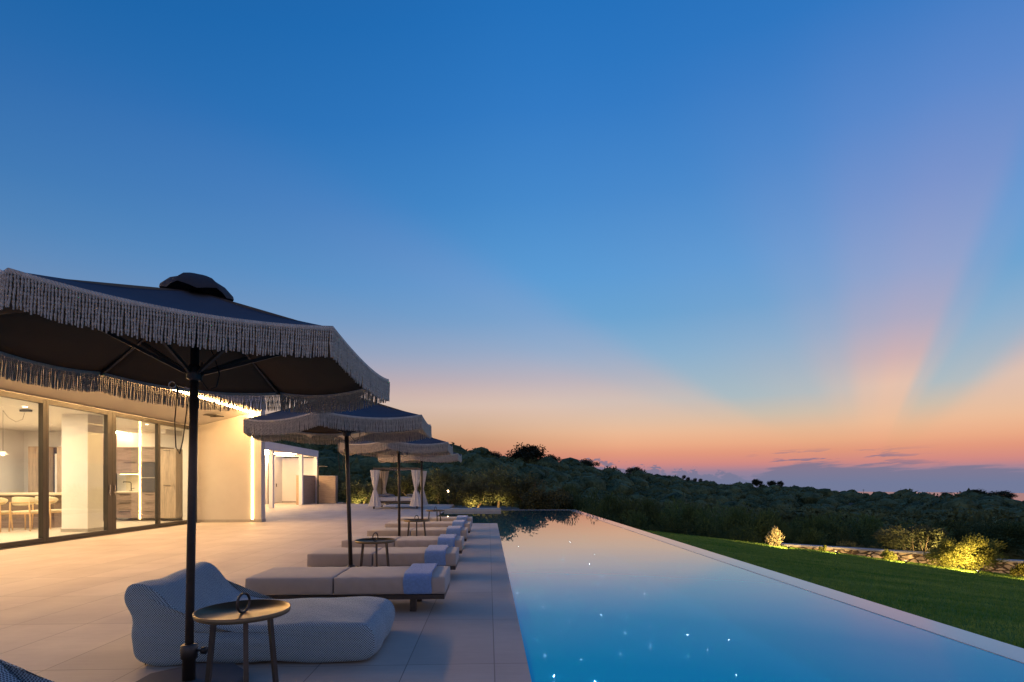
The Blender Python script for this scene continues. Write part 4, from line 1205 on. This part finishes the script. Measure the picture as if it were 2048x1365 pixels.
def make_lounger():
    c = empty('sun_lounger', (0, 0, 0))
    W = .68
    f = MB(); f.box(-.95, .93, .02, .06, .135, .178); f.box(-.95, .93, W - .06, W - .02, .135, .178)
    f.box(-.95, -.91, .061, W - .061, .136, .177); f.box(.89, .93, .061, W - .061, .136, .177)
    for k in range(9): f.box(-.85 + k * .2, -.79 + k * .2, .061, W - .061, .15, .172)
    f.build('frame', M['dark_metal'], c)
    for sx in (-.66, .62):
        for sy in (.12, W - .12):
            MB().box(sx - .03, sx + .03, sy - .03, sy + .03, .002, .134).build('leg', M['dark_metal'], c, .004)
    soft_box(-.94, -.125, 0, W, .185, .352, 3, 16, 8, 5, .002).build('head_cushion', M['cushion'], c, .011)
    soft_box(-.115, .94, 0, W, .185, .352, 5, 30, 10, 5, .0055).build('seat_cushion', M['cushion'], c, .011)
    MB().box(-.122, -.118, .04, W - .04, .19, .3).build('piping', M['dark_metal'], c)
    return c
def towel_mesh(seed):
    """folded towel draped over cushion front and top"""
    W = .68; vs = []; fs = []; r_ = random.Random(seed)
    prof = [(-.014, .19), (-.016, .24), (-.016, .30), (-.014, .345), (-.004, .368), (.03, .376), (.15, .378), (.3, .376), (.45, .377), (.6, .376), (.66, .372), (.69, .36), (.70, .33), (.70, .27)]
    N = 12; th_ = .012
    for lay in (0, 1):
        for i, (y_, z_) in enumerate(prof):
            for k in range(N + 1):
                x_ = (k / N - .5) * .27 + .006 * math.sin(i * 1.7 + seed)
                o_ = 0 if lay == 0 else th_
                cy_ = y_ - (o_ if i < 4 else 0) + (o_ if i > 10 else 0)
                cz_ = z_ + (o_ if 3 < i < 12 else 0) + .002 * math.sin(k * 2.1 + i)
                vs.append((x_, cy_, cz_))
    nn_ = len(prof) * (N + 1)
    for i in range(len(prof) - 1):
        for k in range(N):
            q = (i * (N + 1) + k, i * (N + 1) + k + 1, (i + 1) * (N + 1) + k + 1, (i + 1) * (N + 1) + k)
            fs.append(tuple(nn_ + j for j in q)); fs.append(q[::-1])
    def side(lst):
        for a, b_ in zip(lst[:-1], lst[1:]): fs.append((a, b_, nn_ + b_, nn_ + a))
    side([i * (N + 1) for i in range(len(prof))]); side([i * (N + 1) + N for i in range(len(prof))])
    side(list(range(N + 1))); side([(len(prof) - 1) * (N + 1) + k for k in range(N + 1)])
    return MB().add(vs, fs, True)
LY = [5.12, 6.84, 8.40, 10.15, 11.85, 13.55]
ordn = ['nearest beige sun lounger, directly behind the houndstooth beanbag', 'second beige sun lounger from the front, behind the first side table in the row', 'third beige sun lounger from the front', 'fourth beige sun lounger from the front, with a side table before it', 'fifth beige sun lounger from the front', 'furthest beige sun lounger, by the shallow pool corner']
otw = ['nearest blue towel folded over the first lounger', 'blue towel folded over the second lounger', 'blue towel folded over the third lounger', 'blue towel folded over the fourth lounger', 'blue towel folded over the fifth lounger', 'furthest blue towel folded over the last lounger']
lg = make_lounger()
towel0 = towel_mesh(1).build('towel', M['towel'], None, 0, 1)
for i, y_ in enumerate(LY):
    c = lg if i == 0 else copy_tree(lg)
    c.location = (-1.345 + rnd.uniform(-.015, .015), y_, 0); c.rotation_euler = (0, 0, rnd.uniform(-.008, .008))
    tag(c, ordn[i], 'lounger', 'sun loungers along the pool')
    tw = towel0 if i == 0 else towel0.copy()
    if i: COL.objects.link(tw)
    tw.location = (-.665 + rnd.uniform(-.02, .02), y_, .0); tw.rotation_euler = (0, 0, rnd.uniform(-.02, .02))
    tag(tw, otw[i], 'towel', 'blue towels on the loungers')

# ------------------------------------------------------------------ side tables
def make_table():
    c = empty('side_table', (0, 0, 0)); R = .225; H = .575
    tp = MB(); tp.lathe([(.001, H - .006), (R - .006, H - .006), (R, H - .003), (R + .003, H + .02), (R - .002, H + .021), (R - .006, H + .001), (.001, H + .001)], 64, cap=False)
    tp.build('tray', M['tray'], c)
    for k in range(3):
        a = math.radians(-90 + 120 * k + 2)
        MB().bar((math.cos(a) * .15, math.sin(a) * .15, H - .008), (math.cos(a) * .205, math.sin(a) * .205, .002), .022, .022, (math.cos(a), math.sin(a), 0)).build('leg', M['dark_metal'], c)
    hd = MB(); rr = .048
    hd.tube([(rr * math.cos(a_ * PI / 12), 0, H + .052 + rr * math.sin(a_ * PI / 12)) for a_ in range(24)], .0065, 8, False, True)
    hd.build('handle', M['dark_metal'], c).rotation_euler = (0, 0, .9)
    return c
M['tray'] = simple('bronze lacquer tray', (.20, .15, .085), .40, .8, .05, 5, 0)
tb = make_table()
TB = [(gpt(487, 1224, 2.83)[0], 2.83, 'nearest round bronze side table with ring handle, before the beanbag'), (-1.30, 6.2, 'round side table with ring handle, between first and second lounger'),
      (-1.27, 9.5, 'round side table with ring handle, before the fourth lounger'), (-1.27, 12.85, 'furthest small round side table, before the last lounger')]
for i, (x_, y_, lab) in enumerate(TB):
    c = tb if i == 0 else copy_tree(tb)
    c.location = (x_, y_, 0); c.rotation_euler = (0, 0, [.45, .25, .1, .3][i]); tag(c, lab, 'side table', 'round side tables by the loungers')

# ------------------------------------------------------------------ parasols
def make_parasol(seed, tilt, ze, R, lean_k):
    """origin at base centre; canopy hexagon radius 1.06 at height ze"""
    r_ = random.Random(seed); AP = ze + .345 * R / 1.06
    c = empty('parasol', (0, 0, 0))
    # base slab
    oc = [(.33 * math.cos(PI / 8 + k * PI / 4), .33 * math.sin(PI / 8 + k * PI / 4)) for k in range(8)]
    bs = MB(); bs.prism(oc, 'z', .002, .06); bso = bs.build('base', M['base'], c, .01)
    import mathutils
    bso.rotation_euler = mathutils.Euler((tilt[0], tilt[1] * lean_k, 0)).to_matrix().inverted().to_euler()
    MB().lathe([(.036, .06), (.036, .19), (.046, .19), (.046, .27), (.036, .275), (.024, .275)], 20).build('sleeve', M['dark_metal'], c)
    kb = MB(); kb.tube([(.04, 0, .235), (.075, 0, .235)], .007, 8); kb.tube([(.075, 0, .235), (.1, 0, .235)], .022, 10); kb.build('knob', M['black'], c)
    MB().tube([(0, 0, .06), (0, 0, AP + .05)], .024, 20).build('pole', M['dark_metal'], c)
    vt = [(R * math.cos(math.radians(-90 + 60 * k)), R * math.sin(math.radians(-90 + 60 * k))) for k in range(6)]
    # canopy cloth: six panels, edges sag between ribs
    NS, NR = 14, 8; vs = []; fs = []
    def edge(k, s):
        a, b_ = vt[k], vt[(k + 1) % 6]
        x = a[0] * (1 - s) + b_[0] * s; y = a[1] * (1 - s) + b_[1] * s
        sag = 4 * s * (1 - s)
        return x * (1 + .02 * sag), y * (1 + .02 * sag), ze - .055 * sag
    for k in range(6):
        for i in range(NS + 1):
            s = i / NS; ex, ey, ez = edge(k, s)
            for j in range(NR + 1):
                u_ = j / NR
                rib = ze + (AP - ze) * (1 - u_) - .02 * math.sin(PI * u_)
                z = rib - (4 * s * (1 - s)) * (.055 * u_ ** 1.2 + .035 * math.sin(PI * u_))
                vs.append((ex * u_, ey * u_, z))
    for k in range(6):
        for i in range(NS):
            for j in range(NR):
                q = k * (NS + 1) * (NR + 1) + i * (NR + 1) + j
                fs.append((q, q + 1, q + NR + 2, q + NR + 1))
    cn = MB().add(vs, fs, True)
    cno = cn.build('canopy', M['canopy'], c)
    cno.data.materials.append(M['bounce_under'])
    sd = cno.modifiers.new('t', 'SOLIDIFY'); sd.thickness = .004; sd.offset = -1; sd.material_offset = 1; sd.material_offset_rim = 0
    # vent cap
    cp = MB(); vs = []; N = 24; rings = [(0, AP + .085), (.08, AP + .075), (.14, AP + .048), (.185, AP + .0), (.19, AP - .02)]
    for (rr, zz) in rings:
        for i in range(N):
            a = 2 * PI * i / N; q = 1 + .05 * math.cos(6 * (a + PI / 2))
            vs.append((rr * q * math.cos(a), rr * q * math.sin(a), zz - .012 * (rr > .12) * (1 - math.cos(6 * (a + PI / 2)))))
    fs = [(i * N + k, i * N + (k + 1) % N, (i + 1) * N + (k + 1) % N, (i + 1) * N + k) for i in range(len(rings) - 1) for k in range(N)]
    MB().add(vs, fs, True).build('vent_cap', M['cap'], c)
    # ribs and struts
    hub = ze - .12
    for k in range(6):
        x, y = vt[k]
        rb = MB().bar((x * .03, y * .03, AP - .03), (x * .985, y * .985, ze - .02), .016, .022).build('rib', M['dark_metal'], c)
        MB().bar((x * .04, y * .04, hub), (x * .52, y * .52, ze + (AP - ze) * .48 - .05), .016, .02).build('strut', M['dark_metal'], rb)
    MB().lathe([(.024, hub - .05), (.042, hub - .04), (.045, hub + .03), (.024, hub + .05)], 20).build('hub', M['dark_metal'], c)
    MB().lathe([(.024, AP - .06), (.045, AP - .05), (.045, AP - .01), (.024, AP)], 20).build('top_hub', M['dark_metal'], c)
    pn = MB(); pn.tube([(-.09, -.02, hub - .085), (.05, .012, hub - .11)], .0045, 8)
    pn.tube([(-.115 + .02 * math.cos(a_ * PI / 6), -.028, hub - .08 + .02 * math.sin(a_ * PI / 6)) for a_ in range(12)], .004, 6, False, True)
    pn.build('locking_pin', M['chrome'], c)
    cd = MB(); cd.tube([(-.08, -.03, hub - .09), (-.095, -.03, hub - .3), (-.085, -.03, hub - .46), (-.062, -.03, hub - .5), (-.045, -.03, hub - .42), (-.022, -.028, hub - .2)], .004, 6)
    cd.tube([(.06, -.03, hub + .06), (.055, -.03, hub - .05), (.10, -.03, hub - .11), (.15, -.03, hub - .09), (.165, -.03, hub - .01), (.13, -.03, hub + .1), (.10, -.03, hub + .16)], .004, 6)
    cd.build('pull_cord', M['black'], c)
    # tape
    tp = MB(); vs = []; fs = []
    for k in range(6):
        b0 = len(vs)
        for i in range(NS + 1):
            ex, ey, ez = edge(k, i / NS); q = 1.006
            vs += [(ex * q, ey * q, ez + .006), (ex * q, ey * q, ez - .022)]
        for i in range(NS): fs.append((b0 + 2 * i, b0 + 2 * i + 2, b0 + 2 * i + 3, b0 + 2 * i + 1))
    tpo = tp.add(vs, fs, True).build('fringe_tape', M['rope'], c)
    sd = tpo.modifiers.new('t', 'SOLIDIFY'); sd.thickness = .007; sd.offset = 0
    # rope strings
    VV = []; FF = []; b0 = 0; rn = np.random.RandomState(seed)
    per = int(100 * R / 1.06)
    for k in range(6):
        for i in range(per):
            s = (i + .5) / per
            ex, ey, ez = edge(k, s)
            L = .138 * rn.uniform(.95, 1.05); rr = .0046
            nseg = 6
            wx = rn.normal(0, .0025); wy = rn.normal(0, .0025); ph = rn.uniform(0, 6)
            outx, outy = ex / R * .010, ey / R * .010
            for j in range(nseg + 1):
                u_ = j / nseg
                cx_ = ex * 1.004 + outx + wx * u_ + .0010 * math.sin(ph + u_ * 7); cy_ = ey * 1.004 + outy + wy * u_ + .0010 * math.cos(ph + u_ * 7)
                tw_ = u_ * 5 + ph; r2 = rr * (1 if j < nseg else .7) * (1 + .12 * math.sin(j * 2.6))
                for q in range(5):
                    a = tw_ + q * 2 * PI / 5
                    VV.append((cx_ + math.cos(a) * r2, cy_ + math.sin(a) * r2, ez - .012 - L * u_))
            for j in range(nseg):
                for q in range(5):
                    FF.append((b0 + j * 5 + q, b0 + j * 5 + (q + 1) % 5, b0 + (j + 1) * 5 + (q + 1) % 5, b0 + (j + 1) * 5 + q))
            b0 += (nseg + 1) * 5
    fo = np_obj('fringe', VV, FF, M['rope'], c, smooth=True)
    # the canopy head is cocked on the pole joint
    from mathutils import Euler
    lean = (tilt[0], tilt[1] * lean_k, 0)
    rel = Euler(lean).to_matrix().to_4x4().inverted() @ Euler(tilt).to_matrix().to_4x4()
    mm = Matrix.Translation((0, 0, ze)) @ rel @ Matrix.Translation((0, 0, -ze))
    for ch_ in kids(c):
        if ch_.name.split('.')[0] in ('canopy', 'vent_cap', 'rib', 'fringe', 'fringe_tape'): ch_.matrix_local = mm
    c.rotation_euler = lean
    return c
M['base'] = simple('dark grey concrete slab', (.09, .085, .085), .7, 0, .15, 7, .3, .004)
PS = [((-1.81, 3.34), (-.0535, -.0337), 2.045, 1.205, (-.0258, .0301, -.0445), 'nearest large charcoal parasol with rope fringe, over the beanbag'),
      ((-1.62, 6.42), (-.007, -.002), 1.970, 1.081, (.0105, -.0289, .0175), 'second charcoal fringed parasol, by the nearest lounger'),
      ((-1.60, 9.70), (-.005, -.001), 1.945, 1.057, (.0069, -.0043, -.0013), 'third charcoal fringed parasol from the front'),
      ((-1.60, 13.05), (-.006, -.001), 1.943, 1.056, (.0284, -.0063, -.0256), 'furthest charcoal fringed parasol, before the daybed')]
for i, ((x_, y_), (dx_, dy_), ze, R_, tl, lab) in enumerate(PS):
    lk = .15 if i == 0 else 1.0
    c = make_parasol(i + 1, tl, ze, R_, lk)
    c.location = (x_ + dx_ + (1 - lk) * tl[1] * ze, y_ + dy_, 0); tag(c, lab, 'parasol', 'fringed parasols along the terrace')

# ------------------------------------------------------------------ beanbag loungers
def make_beanbag():
    # outline in the x-z plane (left backrest to right foot), swept along y as a pillow
    prof = [(.05, .0), (-.02, .10), (.01, .30), (-.07, .44), (-.06, .545), (.02, .575), (.12, .55), (.24, .44), (.36, .315), (.50, .27), (.72, .275), (1.0, .285), (1.3, .29), (1.52, .288), (1.63, .27), (1.67, .16), (1.65, .045), (1.58, .0), (1.2, .005), (.8, .02), (.4, .01)]
    W = .82; VL = [-1, -.965, -.9, -.75, -.5, -.25, 0, .25, .5, .75, .9, .965, 1]; NY = 12; vs = []; fs = []; n_ = len(prof)
    cxp = sum(p[0] for p in prof) / n_; czp = sum(p[1] for p in prof) / n_
    for j in range(NY + 1):
        v_ = VL[j]
        y_ = v_ * W / 2
        k = 1 - .02 * abs(v_) ** 6
        if abs(v_) == 1: k = .985
        for (px_, pz_) in prof:
            bulge = 1 + .0
            sag = .03 * (1 - v_ * v_) if (pz_ > .2 and .3 < px_ < 1.45) else 0
            ridge = (-.012 * (1 - v_ ** 2) + .022 * max(0, v_) + .008 * max(0, -v_) ** 3) * (px_ < .2 and pz_ > .4) / -.6
            vs.append((cxp + (px_ - cxp) * k, y_ * (1 + .03 * math.sin(px_ * 4)), max(0.003, czp + (pz_ - czp) * k + sag * .8 + ridge * -.6)))
    for j in range(NY):
        for i in range(n_):
            a = j * n_ + i; b_ = j * n_ + (i + 1) % n_
            fs.append((a, b_, b_ + n_, a + n_))
    # caps: rings shrinking to the middle line, bulging outward
    for side, j in ((-1, 0), (1, NY)):
        prev = [j * n_ + i for i in range(n_)]
        for step, (k, o_) in enumerate(((.97, .012), (.88, .03), (.5, .042))):
            b0 = len(vs)
            for i in range(n_):
                x, y_, z = vs[j * n_ + i]
                # shrink toward spine (seat mid line)
                sx_ = min(max(x, .2), 1.4); sz = .15 if x > .35 else .15 + (.35 - x) * .6
                vs.append((sx_ + (x - sx_) * k, side * (W / 2 + o_), sz + (z - sz) * k))
            cur = list(range(b0, b0 + n_))
            for i in range(n_):
                q = (prev[i], prev[(i + 1) % n_], cur[(i + 1) % n_], cur[i]); fs.append(q if side < 0 else q[::-1])
            prev = cur
        fs.append(tuple(prev) if side < 0 else tuple(reversed(prev)))
    mbx = MB().add(vs, fs, True)
    o = mbx.build('beanbag_cover', M['hound'])
    md = o.modifiers.new('s', 'SUBSURF'); md.levels = 2; md.render_levels = 2
    dg = bpy.context.evaluated_depsgraph_get()
    me = bpy.data.meshes.new_from_object(o.evaluated_get(dg)); bpy.data.objects.remove(o)
    # soft creases
    co = np.zeros(len(me.vertices) * 3); me.vertices.foreach_get('co', co); co = co.reshape(-1, 3)
    nn_ = np.zeros(len(me.vertices) * 3); me.vertices.foreach_get('normal', nn_); nn_ = nn_.reshape(-1, 3)
    a = np.sin(co[:, 0] * 13 + np.sin(co[:, 2] * 9) * 1.4 + co[:, 1] * 3) * .006 + np.sin(co[:, 2] * 34 + co[:, 0] * 7) * .004 * (co[:, 0] < .5) + np.sin(co[:, 1] * 17 + co[:, 0] * 11) * .004
    co = co + nn_ * a[:, None]; co[:, 2] = np.maximum(co[:, 2], .002)
    me.vertices.foreach_set('co', co.ravel()); me.update()
    # box projected uv in metres
    uv = me.uv_layers.new(name='uv'); 
    for p in me.polygons:
        n3 = p.normal; ax = max(range(3), key=lambda q: abs(n3[q]) * (1.25 if q == 1 else 1))
        for li in p.loop_indices:
            v = me.vertices[me.loops[li].vertex_index].co
            uv.data[li].uv = (v.y, v.z) if ax == 0 else (v.x, v.z) if ax == 1 else (v.x, v.y)
    for p in me.polygons: p.use_smooth = True
    ob = bpy.data.objects.new('beanbag_lounger', me); COL.objects.link(ob)
    sm = MB(); pr = [(.045 + .0, z / 10 * .5 + .015) for z in range(11)]
    sm.tube([(.07 + .01 * math.sin(q[1] * 20), -.424, q[1] * .8) for q in pr], .004, 6)
    smo = sm.build('seam_piping', M['black'], ob); smo.location = (.03, 0, 0)
    return ob
bb = make_beanbag(); bb.location = (-2.43, 4.15, 0)
tag(bb, 'navy and white houndstooth beanbag lounger in full view under the nearest parasol', 'beanbag', 'houndstooth beanbag loungers')
b2 = copy_tree(bb); b2.location = (-2.44, 2.09, 0)
b2['label'] = 'houndstooth beanbag lounger cut off by the bottom left corner'

# ------------------------------------------------------------------ power poles far on the right ridge
for i, (px, yt) in enumerate(((1727, 979), (1813, 982), (1884, 984))):
    a = math.atan((px - 1024) / FPX) + YAW; R = float(ridge_R(math.degrees(a))) * .99; X, Y = math.sin(a) * R, math.cos(a) * R
    d_ = Y * cs_ + X * sn_; zt = CAMH + (966 - yt) / FPX * d_; zg = float(terr(math.degrees(a), R))
    t = empty('utility_pole', (X, Y, zg), 0, ['thin utility pole on the right skyline, leftmost of three', 'thin utility pole on the right skyline, middle of three', 'thin utility pole on the right skyline, rightmost of three'][i], 'pole', 'utility poles on the skyline')
    MB().tube([(0, 0, 0), (0, 0, zt - zg)], .16, 6).build('shaft', M['bark'], t); MB().box(-1.1, 1.1, -.1, .1, zt - zg - .9, zt - zg - .6).build('crossarm', M['bark'], t)
